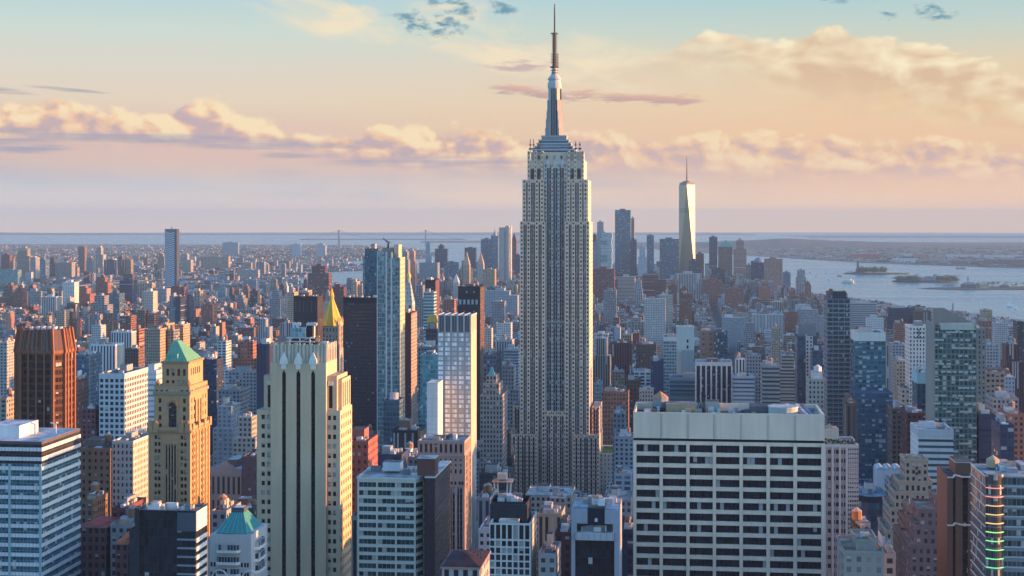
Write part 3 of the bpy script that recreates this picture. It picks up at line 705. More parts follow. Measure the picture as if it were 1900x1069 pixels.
# ------------------------------------------------------------------ tan tower with copper pyramid roof
def copper_pyramid():
    D = 720
    b = Bld('office_tower', 'tan stone tower with a verdigris copper pyramid roof and a tall arched window', 'office tower', 275, 353, 800, D, 30, land='the copper pyramid-roofed tower')
    X, zz = b.x, b.z; T = plain(.44, .28, .15); TD = plain(.34, .20, .10)
    gl = St((.20, .16, .11), (.016, .018, .024), 1.1, 2.4, .84, .9, .1, .3); dk = St((.05, .045, .05), (.015, .017, .025), 1.25, 3.6, .7, .7, .1, .1)
    R = lambda n, a=7.2, g=5.6: [(5, 0)] + [(a, 1), (g, 0)] * n
    zt, n = zz(803), 26; zl = zt - (5 + 12.8 * n) / FPX * b.D
    cols = [(12, 0), (5, 1), (1.8, 0), (5, 1), (9, 0), (0.01, 0), (22, 0), (0.01, 0), (8, 0), (5, 1), (1.8, 0), (5, 1), (7, 0)]
    W0, W1 = X(275), X(353)
    b.pierced('wall', (W0, 0), (W1, 0), zl, zt, cols, R(n), T, gl)
    side = [(4, 0)] + [(2.2, 1), (2.0, 0), (2.2, 1), (3.2, 0)] * 4
    b.pierced('wall', (W1, 0), (W1, b.d), zl, zt, side, R(n), T, gl, name='side_window')
    m = b['wall']; m.prism([(W0, 0), (W1, 0), (W1, b.d), (W0, b.d)], 0, zt, [None, None, T, T], TANROOF); m.box(W0, W1, 0, b.d, 0, zl, T, False)
    s = b['window_strip']; s.box(X(307), X(328), -.12, .3, zl, zz(826), dk)
    for px in (307, 312.2, 317.5, 322.7, 328):
        p = b.new('pier'); p.box(X(px) - .28, X(px) + .28, -.5, .2, zl, zz(823), T)
    for i in range(6):
        p = b.new('pier'); y = 3.5 + i * 4.6; p.box(W1 - .1, W1 + .5, y, y + 1.0, zl, zt, T)
    # cornice and its little turrets
    c = b['cornice']; c.box(W0 - .6, W1 + .7, -.7, b.d + .5, zt, zt + 1.2, TD); c.box(W0 - .2, W1 + .3, -.3, b.d, zt + 1.2, zz(793), T, TANROOF)
    for px in (279, 289, 337, 349):
        t = b.new('turret'); t.box(X(px) - 1.2, X(px) + 1.2, -.9, 1.4, zt, zz(785), T); t.lathe(X(px), .2, [(1.2, zz(785)), (.9, zz(783)), (.1, zz(780))], TD, 8)
    for i in range(4):
        t = b.new('turret'); y = 2 + i * 8.6; t.box(W1 - 1.2, W1 + .9, y, y + 2.2, zt, zz(787), T)
    # shaft with the arch
    A0, A1 = X(284), X(350); zs = zz(733); y0 = 1.6; e = b.d - 1.5
    sh = b['upper_shaft']; rows = [(6, 0), (7.2, 1), (5.6, 0), (7.2, 1), (5.6, 0), (7.2, 1), (5.6, 0), (7.2, 1), (6, 0)]
    cc = [(8, 0), (5.4, 1), (20, 0), (0.01, 0), (20, 0), (5.4, 1), (7.6, 0)]
    b.pierced('upper_shaft', (A0, y0), (A1, y0), zt, zs, cc, rows, T, gl)
    b.pierced('upper_shaft', (A1, y0), (A1, e), zt, zs, [(3, 0), (1.6, 1), (3, 0), (1.6, 1), (14, 0), (1.6, 1), (3, 0), (1.6, 1), (3, 0)], rows, T, gl, name='side_window')
    sh.prism([(A0, y0), (A1, y0), (A1, e), (A0, e)], zt, zs, [None, None, T, T], TANROOF)
    a = b['arched_window']; xa, xb = X(311.5), X(325); c0 = (xa + xb) / 2; r = (xb - xa) / 2; ya = y0 - .25
    a.box(xa, xb, ya, y0 + .2, zz(793), zz(754), dk.but(pu=1.1, pv=2.2))
    fan = [(c0 + r * math.cos(t), ya, zz(754) + r * math.sin(t)) for t in [math.pi * k / 12 for k in range(13)]]
    a.face(fan, dk.but(fu=0))
    ar = b['arch']
    for q in range(10):
        t0, t1 = math.pi * q / 10, math.pi * (q + 1) / 10; R_ = r + .45
        ar.beam((c0 + R_ * math.cos(t0), ya - .1, zz(754) + R_ * math.sin(t0)), (c0 + R_ * math.cos(t1), ya - .1, zz(754) + R_ * math.sin(t1)), .95, TD)
    for q in range(3):
        w = b.new('side_window'); yy = 9 + q * 4.2; w.box(A1 - .2, A1 + .08, yy, yy + 1.7, zz(792), zz(746), dk)
    # bands and attic storeys
    c = b['upper_cornice']; c.box(A0 - .5, A1 + .6, y0 - .6, e + .4, zs, zs + 1.5, plain(.30, .25, .18)); c.box(A0 - .2, A1 + .2, y0 - .2, e, zs + 1.5, zz(727), plain(.36, .29, .19))
    at = b['attic']; Z1, Z2 = zz(717), zz(676)
    at.box(A0, A1, y0, e, zz(727), Z1, St(T.wall, (.02, .02, .03), 2.35, 8, .42, .55), TANROOF)
    B0, B1 = X(296), X(345); yb = 3.6; f = e - 3
    b.pierced('attic', (B0, yb), (B1, yb), Z1, Z2, [(7, 0)] + [(4.6, 1), (4.8, 0)] * 4, [(10, 0), (13, 1), (8, 0), (6, 1), (4, 0)], T, gl, name='attic_window')
    b.pierced('attic', (B1, yb), (B1, f), Z1, Z2, [(4, 0)] + [(1.6, 1), (1.8, 0)] * 5 + [(3, 0)], [(10, 0), (13, 1), (18, 0)], T, gl, name='attic_window')
    at.prism([(B0, yb), (B1, yb), (B1, f), (B0, f)], Z1, Z2, [None, None, T, T], TANROOF); at.box(B0 - .5, B1 + .5, yb - .5, f + .5, Z2, Z2 + 1.0, TD)
    for px in (290, 347):
        u = b.new('urn'); u.lathe(X(px), y0 + .8, [(.9, Z1), (1.2, Z1 + 1.2), (.7, Z1 + 2.2), (.1, Z1 + 3)], TD, 8)
    # copper roof
    ro = b['roof']; C0, C1 = X(300), X(343); xa = X(328, 14); z1, z2 = Z2 + 1.0, zz(632, 14)
    ym, cop = (yb + f) / 2, plain(.11, .30, .19)
    ro.frustum([(C0, yb + .2), (C1, yb + .2), (C1, f - .2), (C0, f - .2)], z1, [(xa - 1.1, ym - 2.4), (xa + 1.1, ym - 2.4), (xa + 1.1, ym + 2.4), (xa - 1.1, ym + 2.4)], z2, cop)
    for k in range(9):
        t = k / 8; s_ = b.new('roof_seam'); x0_ = C0 + (C1 - C0) * t; x1_ = xa - 1.1 + 2.2 * t
        s_.beam((x0_, yb + .15, z1), (x1_, ym - 2.45, z2), .22, plain(.20, .45, .32))
    dm = b['dormer']; dm.box(X(317, 5), X(330, 5), 4.4, 8, z1, z1 + 3.4, plain(.13, .33, .30))
    b.finish()
copper_pyramid()

# ------------------------------------------------------------------ office block with white spandrel bands, bottom left
def banded_office():
    D = 600
    b = Bld('office_tower', 'blue glass office block wrapped in white spandrel bands, dark storeys under its flat pale roof', 'office tower', -70, 77, 818, D, 38, land='the white-banded glass block')
    W = b.w / 2; h = b.h; X, zz = b.x, b.z
    gl = St((.14, .22, .25), (.05, .13, .17), 1.45, 3.76, .88, .94, .30, .14); dkst = St((.05, .045, .045), (.03, .03, .035), 1.45, 3.76, .8, .9, .08, 0)
    zg = zz(860)
    b['glazing'].box(-W, W, 0, b.d, 0, zg, gl, False); b['mechanical_floors'].box(-W, W, 0, b.d, zg, h - 1.2, dkst, False)
    for k in range(26):
        zt = zz(829.5) - k * 17.75 / FPX * b.D
        if zt < 3: break
        s = b.new('spandrel'); s.box(-W - .35, W + .35, -.35, b.d + .35, zt - 1.45, zt, St((.62, .63, .62), (.30, .34, .36), 1.45, 40, .16, 3, 0, 0).but(fu=.12), plain(.6, .6, .6), True)
    p = b['parapet']; p.box(-W - .2, W + .2, -.2, b.d + .2, h - 1.2, h, plain(.10, .09, .09), False); p.parapet_roof(-W - .2, W + .2, -.2, b.d + .2, h, plain(.55, .56, .56), plain(.50, .52, .53), .9, .9)
    for px in (18.5, 75.5):
        c = b.new('column'); c.box(X(px) - .45, X(px) + .45, -.6, 0, 0, zg, plain(.25, .40, .43))
    ph = b['penthouse']; ph.box(-W + 4, X(36, 14), 14, 32, h - .9, zz(790, 14), plain(.60, .62, .63), plain(.5, .52, .54))
    for px in (64, 66, 102, 104):
        c = b.new('davit'); x = X(px, 25); c.beam((x, 25, h - .9), (x, 25, h + 3.2), .3, plain(.6, .6, .6)); c.beam((x, 25, h + 3.2), (x - 2, 25, h + 4), .3, plain(.6, .6, .6))
    b.finish()
banded_office()

# ------------------------------------------------------------------ brown tower with flared ribs, left
def ribbed_brown():
    D = 760
    b = Bld('office_tower', 'brown stone tower with cut corners and tall ribs that lean in at the flat top', 'office tower', 38, 103, 640, D, 22, vb=793, land='the ribbed brown tower')
    W, d = b.w / 2, b.d; X, zz = b.x, b.z; c = W - X(62); ch = 7.0
    poly = [(-W + 0, 0), (W - 1.5, 0), (W + 2.6, 5), (W + 2.6, d - 5), (W - 1, d), (-W, d), (-W - 6, d - 6), (-W - 6, 8)]
    BR = plain(.25, .10, .058); gl = St((.10, .05, .035), (.03, .022, .022), 1.5, 3.7, .86, .62, .10, .05)
    zt, zr = zz(613), zz(651)
    b['shaft'].prism(poly, 0, zr + 2, gl, False)
    cx_, cy_ = sum(p[0] for p in poly) / 8, sum(p[1] for p in poly) / 8
    inn = [(cx_ + (x - cx_) * .90, cy_ + (y - cy_) * .90) for x, y in poly]
    out = [(cx_ + (x - cx_) * 1.03, cy_ + (y - cy_) * 1.03) for x, y in poly]
    b['crown'].frustum(out, zr, inn, zt, St((.15, .065, .04), (.04, .025, .02), 2.6, 60, .35, 3, 0, 0), TAR)
    b['crown'].prism(out, zr - 1.5, zr, BR, False)
    n = len(poly)
    for i in range(n):
        a, e = poly[i], poly[(i + 1) % n]; L = math.dist(a, e); k = max(1, round(L / 4.4))
        for j in range(k):
            t = (j + .0) / k; x, y = a[0] + (e[0] - a[0]) * t, a[1] + (e[1] - a[1]) * t
            xi, yi = cx_ + (x - cx_) * .905, cy_ + (y - cy_) * .905; xo, yo = cx_ + (x - cx_) * 1.035, cy_ + (y - cy_) * 1.035
            r = b.new('rib'); w = 1.35 if j == 0 else .8
            r.box(x - w / 2, x + w / 2, y - .7, y + .7, 0, zr - 1, BR); r.beam((xo, yo, zr - 1.4), (xi, yi, zt + .6), w, BR)
    for k in range(8):
        t = b.new('roof_vent'); t.cyl(-W + 3 + k * (2 * W - 4) / 7, 6 + (k % 3) * 3, 1.1, zt, zt + 1.3, plain(.5, .5, .5), 8)
    b.finish()
ribbed_brown()
# ------------------------------------------------------------------ dark slab, bottom left
def dark_slab():
    b = Bld('office_block', 'nearly black glass slab with a white-striped narrow west end', 'office block', 251, 363, 947, 520, 12, land='the black glass slab')
    W, h, d = b.w / 2, b.h, b.d; zz = b.z
    blk = St((.02, .024, .032), (.018, .024, .034), 1.6, 3.0, .9, .92, .14, .02); side = plain(.62, .61, .57)
    b['glazing'].box(-W, W, 0, d, 0, h, blk, False)
    r = b['roof']; r.parapet_roof(-W, W, 0, d, h, plain(.12, .13, .15), plain(.30, .30, .27), .7, .5); clutter(b.roof_unit, -W + 1, W - 1, 1, d - 1, h - .7, rng, 12, big=False)
    e = b['end_wall']; e.box(W - .1, W + .25, .3, d - .3, zz(985), h - .3, side, False)
    for k in range(12):
        z = zz(1000 + k * 16); s = b.new('white_stripe'); s.box(W - .1, W + .3, .3, d - .3, z - 1.2, z + .3, side)
        s = b.new('balcony_line'); s.box(b.x(329), W, -.3, .1, z - .35, z + .25, plain(.20, .23, .28))
    f = b['front_panel']; f.box(b.x(329), W - .1, -.12, .1, zz(985), h - .6, plain(.07, .085, .11))
    f = b['edge_fin']; f.box(-W, b.x(259), -.5, .1, 0, h + .6, plain(.03, .033, .04))
    b.finish()
dark_slab()

def teal_pyramid():
    b = Bld('office_block', 'pale grey block with bay windows under a blunt teal pyramid roof', 'office block', 390, 466, 992, 560, 22, land='the teal pyramid-roofed block')
    W, h, d = b.w / 2, b.h, b.d; X, zz = b.x, b.z; G = plain(.44, .43, .42); gl = St((.4, .4, .4), (.03, .06, .075), 1.2, 9, .86, .95, .2, .1)
    w = b['wall']; w.box(-W, W, 0, d, 0, h, G, SILVER)
    zt = zz(949, 8); r = b['roof']; t = plain(.05, .22, .21)
    x0, x1, xa, xb = X(399), X(458), X(419), X(440)
    r.frustum([(x0, .8), (x1, .8), (x1, d - 2), (x0, d - 2)], h + .2, [(xa, 8), (xb, 8), (xb, 13), (xa, 13)], zt, t)
    for k in range(7):
        q = k / 6; s = b.new('roof_seam'); s.beam((x0 + (x1 - x0) * q, .75, h + .2), (xa + (xb - xa) * q, 7.95, zt), .15, plain(.12, .42, .38))
    c = b['roof_cap']; c.box(xa - .3, xb + .3, 7.6, 13.4, zt - .3, zt + 1.4, plain(.06, .09, .10)); c.box(xa + .4, xb - .4, 8.2, 12.8, zt + 1.4, zt + 1.5, plain(.5, .5, .5))
    for ya in (1008, 1030, 1052):
        g = b.new('bay_window'); g.prism([(X(403), -.2), (X(407), -1.3), (X(440), -1.3), (X(444), -.2)], zz(ya + 12), zz(ya + 1), gl, False)
        p = b.new('bay_sill'); p.prism([(X(401), 0), (X(406), -1.7), (X(441), -1.7), (X(446), 0)], zz(ya + 17), zz(ya + 12), plain(.58, .58, .56))
        g = b.new('bay_window'); g.prism([(W, 5), (W + 1.2, 6), (W + 1.2, 14), (W, 15)], zz(ya + 12), zz(ya + 1), gl, False)
        p = b.new('bay_sill'); p.prism([(W, 4.6), (W + 1.6, 5.6), (W + 1.6, 14.4), (W, 15.4)], zz(ya + 17), zz(ya + 12), plain(.62, .60, .55))
    for ya in (1044, 1062):
        for px in (392.5, 398, 449, 455, 460):
            g = b.new('window'); g.box(X(px) - .35, X(px) + .35, -.06, .1, zz(ya + 8), zz(ya), St((.02, .02, .03), fu=0))
    low = b['wing']; low.box(-W - 2, -W, 3, d, 0, zz(1002), G, SILVER)
    for k in range(2):
        a = b.new('roof_arch'); c = X(412 + k * 56); R = 3.4
        for q in range(8):
            t0, t1 = math.pi * q / 8, math.pi * (q + 1) / 8
            a.beam((c + R * math.cos(t0), -3, zz(1078) + R * 1.4 * math.sin(t0)), (c + R * math.cos(t1), -3, zz(1078) + R * 1.4 * math.sin(t1)), .45, plain(.6, .58, .54))
    b.finish()
teal_pyramid()

def curved_glass():
    b = Bld('office_block', 'pale green glass block with stepped floor bands, joined to a dark brick service core', 'office block', 663, 771, 889, 600, 26, land='the pale green banded block')
    W, h, d = b.w / 2, b.h, b.d; X, zz = b.x, b.z
    P = plain(.48, .48, .41); gl = St((.24, .32, .32), (.03, .055, .06), 1.9, 9, .93, 1.2, .18, .12)
    n = 22; zl = h - (6 + 15.1 * n) / FPX * b.D
    rows = [(6.5, 0)] + [(9.0, 1), (6.1, 0)] * n
    cols = [(3, 0)] + [(34, 1), (3.2, 0)] * 3
    xe, ye = X(788, 6), 6.0
    b.pierced('wall', (-W, 0), (W, 0), zl, h, cols, rows, P, gl, r=.5)
    b.pierced('wall', (W, 0), (xe, ye), zl, h, [(.6, 0), (14, 1), (.8, 0)], rows, P, gl, r=.5, name='corner_window')
    w = b['wall']; w.prism([(-W, 0), (W, 0), (xe, ye), (xe, d), (-W, d)], 0, h, [None, None, P, P, P], plain(.36, .38, .37)); w.box(-W, W, .1, d, 0, zl, P, False)
    p = b['parapet']
    for a, c in (((-W, .02), (W, .02)), ((W, .02), (xe, ye))): p.beam((*a, h + .3), (*c, h + .3), .7, plain(.5, .53, .5))
    p.beam((-W, 0, h + .3), (-W, d, h + .3), .7, plain(.5, .53, .5))
    u = b['cooling_unit']; u.box(X(712, 16), X(744, 16), 14, 21, h + .8, zz(857, 16), plain(.52, .54, .55), plain(.2, .21, .22))
    for k in range(3): u.cyl(X(718 + k * 10, 16), 17.5, 1.0, zz(857, 16), zz(855.5, 16), plain(.12, .12, .13), 10)
    e = b.roof_unit; clutter(e, X(745, 14), X(785, 14), 8, 22, h, rng, 16, big=False); clutter(e, X(672, 14), X(712, 14), 14, 24, h, rng, 4, big=False)
    for q in range(5): e().beam((X(748 + q * 5, 12), 12, h), (X(752 + q * 5, 12), 12, h + 2.5 + q % 2), .2, plain(.6, .6, .6))
    b.finish()
    c = Bld('office_block', 'dark brick windowless core with a maroon box on its top, against pale green glass', 'office block', 789, 807, 887, 596, 40, land='the dark brick core')
    W = c.w / 2; dk = St((.075, .05, .05), (.03, .028, .03), 1.8, 3.0, .5, .6, .05, 0)
    c['wall'].box(-W, W, 0, c.d, 0, c.h, [plain(.045, .03, .035), St((.085, .06, .055), (.04, .03, .03), 30, 1.6, 2, .3, 0, 0), dk, dk], TAR)
    c['coping'].box(-W - .2, W + .2, -.2, c.d, c.h, c.h + .5, plain(.5, .5, .48))
    t = c['penthouse']; t.box(c.x(775, 3), c.x(808, 3), 2, 10, c.h + .5, c.z(853), plain(.12, .055, .05), TAR); t.box(c.x(774.5, 3), c.x(808.5, 3), 1.8, 10.2, c.z(853), c.z(852), plain(.45, .43, .42))
    c.finish()
curved_glass()

def piered_stone():
    b = Bld('office_tower', 'grey-pink stone tower with tall vertical piers under a columned top storey', 'office tower', 775, 862, 845, 760, 22, land='the vertical-piered stone tower')
    W, h, d = b.w / 2, b.h, b.d; X, zz = b.x, b.z; Sx = plain(.36, .27, .23); gl = St((.10, .08, .08), (.02, .021, .03), 1.2, 3.2, .85, .7, .1, .1)
    zt = zz(818); zq = zz(880); zp = zz(904); zl = 30
    b.pierced('top_storey', (-W, 0), (W, 0), h, zt, [(4, 0)] + [(5, 1), (4.6, 0)] * 9, [(5, 0), (16, 1), (4, 0)], Sx, gl)
    b.pierced('top_storey', (W, 0), (W, d), h, zt, [(4, 0)] + [(3, 1), (4, 0)] * 5, [(5, 0), (16, 1), (4, 0)], Sx, gl, name='side_window')
    t = b['top_storey']; t.prism([(-W, 0), (W, 0), (W, d), (-W, d)], h, zt, [None, None, Sx, Sx], False); t.parapet_roof(-W, W, 0, d, zt, Sx, plain(.30, .34, .34), 1.0, .6)
    b['cornice'].box(-W - .4, W + .4, -.4, d + .3, h - .5, h, Sx); clutter(b.roof_unit, X(785, 8), X(850, 8), 6, 18, zt - 1, rng, 12, big=False)
    w = b['wall']
    b.pierced('wall', (-W, 0), (W, 0), zq, h - .5, [(4, 0)] + [(4, 1), (5.6, 0)] * 9, [(5, 0), (5.4, 1), (6, 0), (5.4, 1), (6, 0), (10, 1), (2, 0)], Sx, gl)
    cols = [(6, 0)] + [(5, 1), (4.4, 0)] * 6
    sx = St(Sx.wall, gl.glass, 3.0, 3.4, .45, .72, .1, .1)
    w.prism([(-W, 0), (W, 0), (W, d), (-W, d)], 0, h - .5, [None, sx, sx, sx], False)
    w.wall((-W, .35), (W, .35), 0, zq, gl.but(pu=3.6, fu=.9, fv=.7)); w.box(-W, W, -.1, .6, zp, zq, Sx)
    for i in range(7):
        p = b.new('pier'); x = -W + (2 * W - 1.1) * i / 6; p.box(x, x + 1.1, -.35, .4, 0, zp + .3, plain(.42, .34, .30))
        if i < 6:
            x2 = x + (2 * W - 1.1) / 12 + .3; p = b.new('mullion'); p.box(x2, x2 + .35, 0, .4, 0, zp, plain(.42, .34, .30))
    for i in range(6):
        p = b.new('pier'); y = i * (d - .8) / 5; p.box(W - .1, W + .3, y, y + .8, 0, h - .6, plain(.42, .31, .24))
    for px in (780, 787, 795, 802, 838, 845, 853, 858):
        q = b.new('small_window'); q.box(X(px) - .5, X(px) + .5, -.16, .1, zz(899), zz(893), St((.02, .02, .03), fu=0))
    b.finish()
piered_stone()

def white_panel_tower():
    b = Bld('office_tower', 'slender grey tower with five columns of bright white panel windows below a fluted top', 'office tower', 812, 874, 586, 900, 24, vb=812, land='the white-panelled slender tower')
    W, h, d = b.w / 2, b.h, b.d; X, zz = b.x, b.z; G = plain(.33, .33, .33); gl = St((.42, .45, .47), (.74, .77, .75), 1.9, 30, .92, 1.2, .04, 0)
    zt, n = zz(616), 25; zl = zt - (2 + 8.85 * n) / FPX * b.D
    b.pierced('wall', (-W, 0), (W, 0), zl, zt, [(1.0, 0)] + sum([[(8.6, 1), (3.4, 0)] for _ in range(5)], [])[:-1] + [(1.0, 0)], [(2, 0)] + [(6.4, 1), (2.45, 0)] * n, G, gl, r=.3)
    w = b['wall']; S2 = St((.50, .40, .30), (.30, .24, .19), 3, 3, .3, .4, 0, 0)
    w.prism([(-W, 0), (W, 0), (W, d), (-W, d)], zl, zt, [None, S2.but(fu=0), S2, G], False); w.box(-W, W, 0, d, 0, zl, G, False)
    c = b['crown']; c.prism([(-W, .6), (W, .6), (W, d), (-W, d)], zt, h, [plain(.14, .14, .15), plain(.40, .33, .26), G, G], plain(.45, .46, .46))
    for i in range(6):
        f = b.new('fin'); x = -W + (2 * W - .9) * i / 5; f.box(x, x + .9, -.1, .8, zt, h + .5, plain(.42, .40, .37))
    for i in range(5):
        f = b.new('louvre'); x = -W + (2 * W - .9) * (i + .5) / 5 + .45; f.box(x - .15, x + .15, .3, .7, zt, h - .8, plain(.25, .25, .26))
    for i in range(6):
        f = b.new('roof_frame'); x = -W + 2 * W * i / 5; f.beam((x, .3, h + .3), (x, d, h + .3), .5, plain(.5, .5, .5))
    b.finish()
    b = Bld('office_tower', 'blank white wall tower beside white panelled windows', 'office tower', 792, 812.5, 712, 880, 18, vb=815)
    W = b.w / 2; b['wall'].box(-W, W, 0, 18, 0, b.h, [St((.66, .66, .62), (.5, .5, .5), 30, 2.5, 2, .06, 0, 0), plain(.6, .6, .57), WHITE_ST, WHITE_ST], SILVER); b['coping'].box(-W - .15, W + .15, -.15, 18.1, b.h, b.h + .5, plain(.6, .6, .58)); b.finish()
WHITE_ST = plain(.6, .6, .58)
white_panel_tower()

def small_white_grid():
    b = Bld('office_block', 'white framed block with seven bays of tall dark windows and a charcoal rooftop box', 'office block', 908, 985, 971, 560, 24, land='the white framed block')
    W, h, d = b.w / 2, b.h, b.d; X, zz = b.x, b.z; WS = plain(.62, .60, .55); gl = St((.09, .1, .11), (.02, .03, .038), 1.1, 30, .9, 1.2, .14, .16)
    zl = h - 150 / FPX * b.D
    b.pierced('wall', (-W, 0), (W, 0), zl, h, [(1.4, 0)] + [(8.0, 1), (2.8, 0)] * 7, [(3, 0), (24, 1), (3, 0)] + [(9.4, 1), (2.5, 0)] * 9, WS, gl, r=.5)
    s = St((.55, .47, .38), (.30, .27, .24), 1.8, 2.6, .4, .6, 0, 0)
    w = b['wall']; w.prism([(-W, 0), (W, 0), (W, d), (-W, d)], zl, h, [None, s, WS, WS], False); w.box(-W, W, 0, d, 0, zl, WS, False)
    w.parapet_roof(-W, W, 0, d, h, WS, GRAVEL, 2.2, .6)
    p = b['penthouse']; p.box(X(910, 9), X(979, 9), 8, 22, h - 2.2, zz(935, 9), plain(.035, .035, .04), plain(.2, .22, .23)); p.parapet_roof(X(910, 9), X(979, 9), 8, 22, zz(935, 9) + .9, plain(.035, .035, .04), plain(.25, .28, .30), .9, .4)
    clutter(b.roof_unit, X(915, 9), X(975, 9), 9, 21, zz(935, 9), rng, 14, big=False)
    q = b['service_box']; q.box(X(926, 4), X(962, 4), 3, 7.8, h - 2.2, h + .4, plain(.52, .50, .44)); b.finish()
small_white_grid()

def blue_grey_terrace():
    b = Bld('office_block', 'blue-grey block with a dark central panel, a roof terrace and black glass below', 'office block', 1060, 1149, 946, 540, 24, land='the blue-grey terraced block')
    W, h, d = b.w / 2, b.h, b.d; X, zz = b.x, b.z; G = plain(.27, .31, .36)
    xa, xb, ya = X(1090), X(1122), zz(988)
    w = b['wall']
    for x0, x1 in ((-W, X(1067)), (X(1140), W)): w.box(x0, x1, 0, d, 0, ya, G, False)
    for x0, x1 in ((-W, xa), (xb, W)): w.box(x0, x1, 0, d, zz(972), h, G, plain(.3, .33, .36))
    for x0, x1 in ((-W, X(1070)), (X(1137), W)): w.box(x0, x1, 0, d, ya, zz(972), G, False)
    w.box(-W + .1, W - .1, 5, d - .1, ya, h - .3, plain(.22, .24, .27), plain(.3, .33, .36))
    p = b['dark_panel']; p.box(xa, xb, .5, 4.9, zz(974), h + .5, plain(.016, .022, .035), TAR)
    e = b['sign']; c = (xa + xb) / 2; e.box(c - .5, c + .5, .36, .5, zz(968.5), zz(966.5), plain(.7, .7, .7)); e.box(c - .5, c + .5, .36, .5, zz(966), zz(964), plain(.7, .7, .7)); e.box(c - .35, c + .35, .36, .5, zz(963.5), zz(962), plain(.7, .7, .7))
    t = b['terrace']; t.box(X(1068), X(1139), -.9, 5, zz(1002), zz(988), plain(.36, .40, .43), plain(.5, .52, .53))
    for k in range(7):
        f = b.new('terrace_seam'); x = X(1070) + (X(1137) - X(1070)) * k / 6; f.box(x - .07, x + .07, -.98, -.85, zz(1001), zz(989), plain(.2, .22, .25))
    clutter(b.roof_unit, X(1072), X(1136), .5, 4, zz(988), rng, 9, big=False)
    g = b['glazing']; g.box(X(1067), X(1140), .6, d, 0, zz(1002), St((.02, .022, .03), (.012, .015, .024), 1.6, 3.2, .94, .95, .12, .02), False)
    r = b.roof_unit; clutter(r, X(1064), X(1146), 6, 22, h, rng, 16, big=False); b.finish()
blue_grey_terrace()

def lattice_tower():
    b = Bld('office_tower', 'grey lattice-fronted tower with narrow white piers and planting along its roof edge', 'office tower', 1528, 1593, 822, 680, 26, land='the grey lattice tower')
    W, h, d = b.w / 2, b.h, b.d; X, zz = b.x, b.z
    st = St((.33, .30, .29), (.03, .032, .045), 1.75, 3.9, .72, .46, .1, .1); la = St((.40, .36, .34), (.04, .04, .05), 1.05, 2.05, .62, .5, .1, .05)
    w = b['wall']; w.wall((-W, 0), (X(1572), 0), 0, h - 2, st); w.wall((X(1572), 0), (W, 0), 0, h - 2, la); w.prism([(-W, 0), (W, 0), (W, d), (-W, d)], 0, h - 2, [None, la, st, st], False)
    b['parapet'].box(-W - .1, W + .1, -.3, d, h - 2, h - .6, plain(.50, .47, .44), False); b['parapet'].parapet_roof(-W, W, -.3, d, h - .6, plain(.5, .47, .44), GRAVEL, .8, .5)
    for px in (1531, 1545, 1558.5, 1571):
        p = b.new('pier'); p.box(X(px) - .5, X(px) + .5, -.5, .1, 0, h - 2, plain(.52, .48, .45))
    for j in range(40):
        z = h - 3.5 - j * 3.9 * .5
        if z < 20: break
        q = b.new('lattice_bar'); x = X(1572) + (.5 if j % 2 else 1.3); q.box(X(1574), W, -.28, .05, z - .28, z + .28, plain(.47, .43, .41))
    g = b['planting']
    rr = random.Random(5)
    for k in range(60):
        x, y, z = rr.uniform(X(1532), W - .6), rr.uniform(.4, 2.4), h - .6 + rr.uniform(0, 1.7); s_ = rr.uniform(.3, .7)
        g.face([(x - s_, y, z), (x + s_, y + rr.uniform(-.5, .5), z - .2), (x, y + .3, z + s_ * 1.4)], plain(.045, .09, .04))
        g.face([(x, y - s_, z), (x + rr.uniform(-.5, .5), y + s_, z), (x, y, z + s_ * 1.6)], plain(.05, .08, .03))
    p = b['penthouse']; p.box(-W, X(1556, 8), 7, 18, h - 1.4, zz(796, 8), plain(.50, .44, .34), plain(.4, .3, .22)); p.frustum([(X(1534, 9), 8), (X(1546, 9), 8), (X(1546, 9), 14), (X(1534, 9), 14)], zz(796, 8), [(X(1540, 9), 11), (X(1540.5, 9), 11), (X(1540.5, 9), 11.4), (X(1540, 9), 11.4)], zz(787, 8), plain(.42, .25, .16)); b.finish()
lattice_tower()

def stepped(name, label, tiers, D, wall, glass, land=None, pu=2.6, pv=3.7, vb=1069, depth=34, bulk=True):
    """Masonry tower with setbacks; tiers from the ground up: (x0, x1, ytop, back)."""
    x0, x1, yt, _ = tiers[0]
    b = Bld('office_tower', label, 'office tower', x0, x1, yt, D, depth, vb=vb, land=land)
    st = St(wall, glass, pu, pv, .46, .52, .1, .2); z0 = 0
    for k, (a, c, y, bk) in enumerate(tiers):
        m = b.new('tier'); zt = b.z(y, bk); xa, xc = b.x(a, bk), b.x(c, bk)
        m.box(xa, xc, bk, depth - bk * .6, z0 if k == 0 else zp - .2, zt - 1.2, st, False); m.box(xa - .25, xc + .25, bk - .25, depth - bk * .6, zt - 1.2, zt, st.but(fu=0), False); m.parapet_roof(xa - .25, xc + .25, bk - .25, depth - bk * .6, zt, st, TANROOF, .9, .5)
        zp = zt - .9
    if bulk: clutter(b.roof_unit, xa + 1, xc - 1, bk + 2, depth - bk * .6 - 2, zt - .9, rng, 5, big=False)
    return b
b = stepped('office_tower', 'sandy brick stepped tower with a blocky windowless top', [(1645, 1752, 985, 0), (1652, 1744, 942, 3), (1660, 1736, 912, 6), (1668, 1730, 892, 8), (1679, 1722, 852, 10)], 760, (.36, .28, .21), (.02, .02, .03), 'the sandy stepped tower'); 
for q in (866, 876):
    b.new('penthouse_window').box(b.x(1701, 10) - .5, b.x(1701, 10) + .5, 9.65, 10.2, b.z(q + 5, 10), b.z(q, 10), plain(.02, .02, .02))
b.finish()
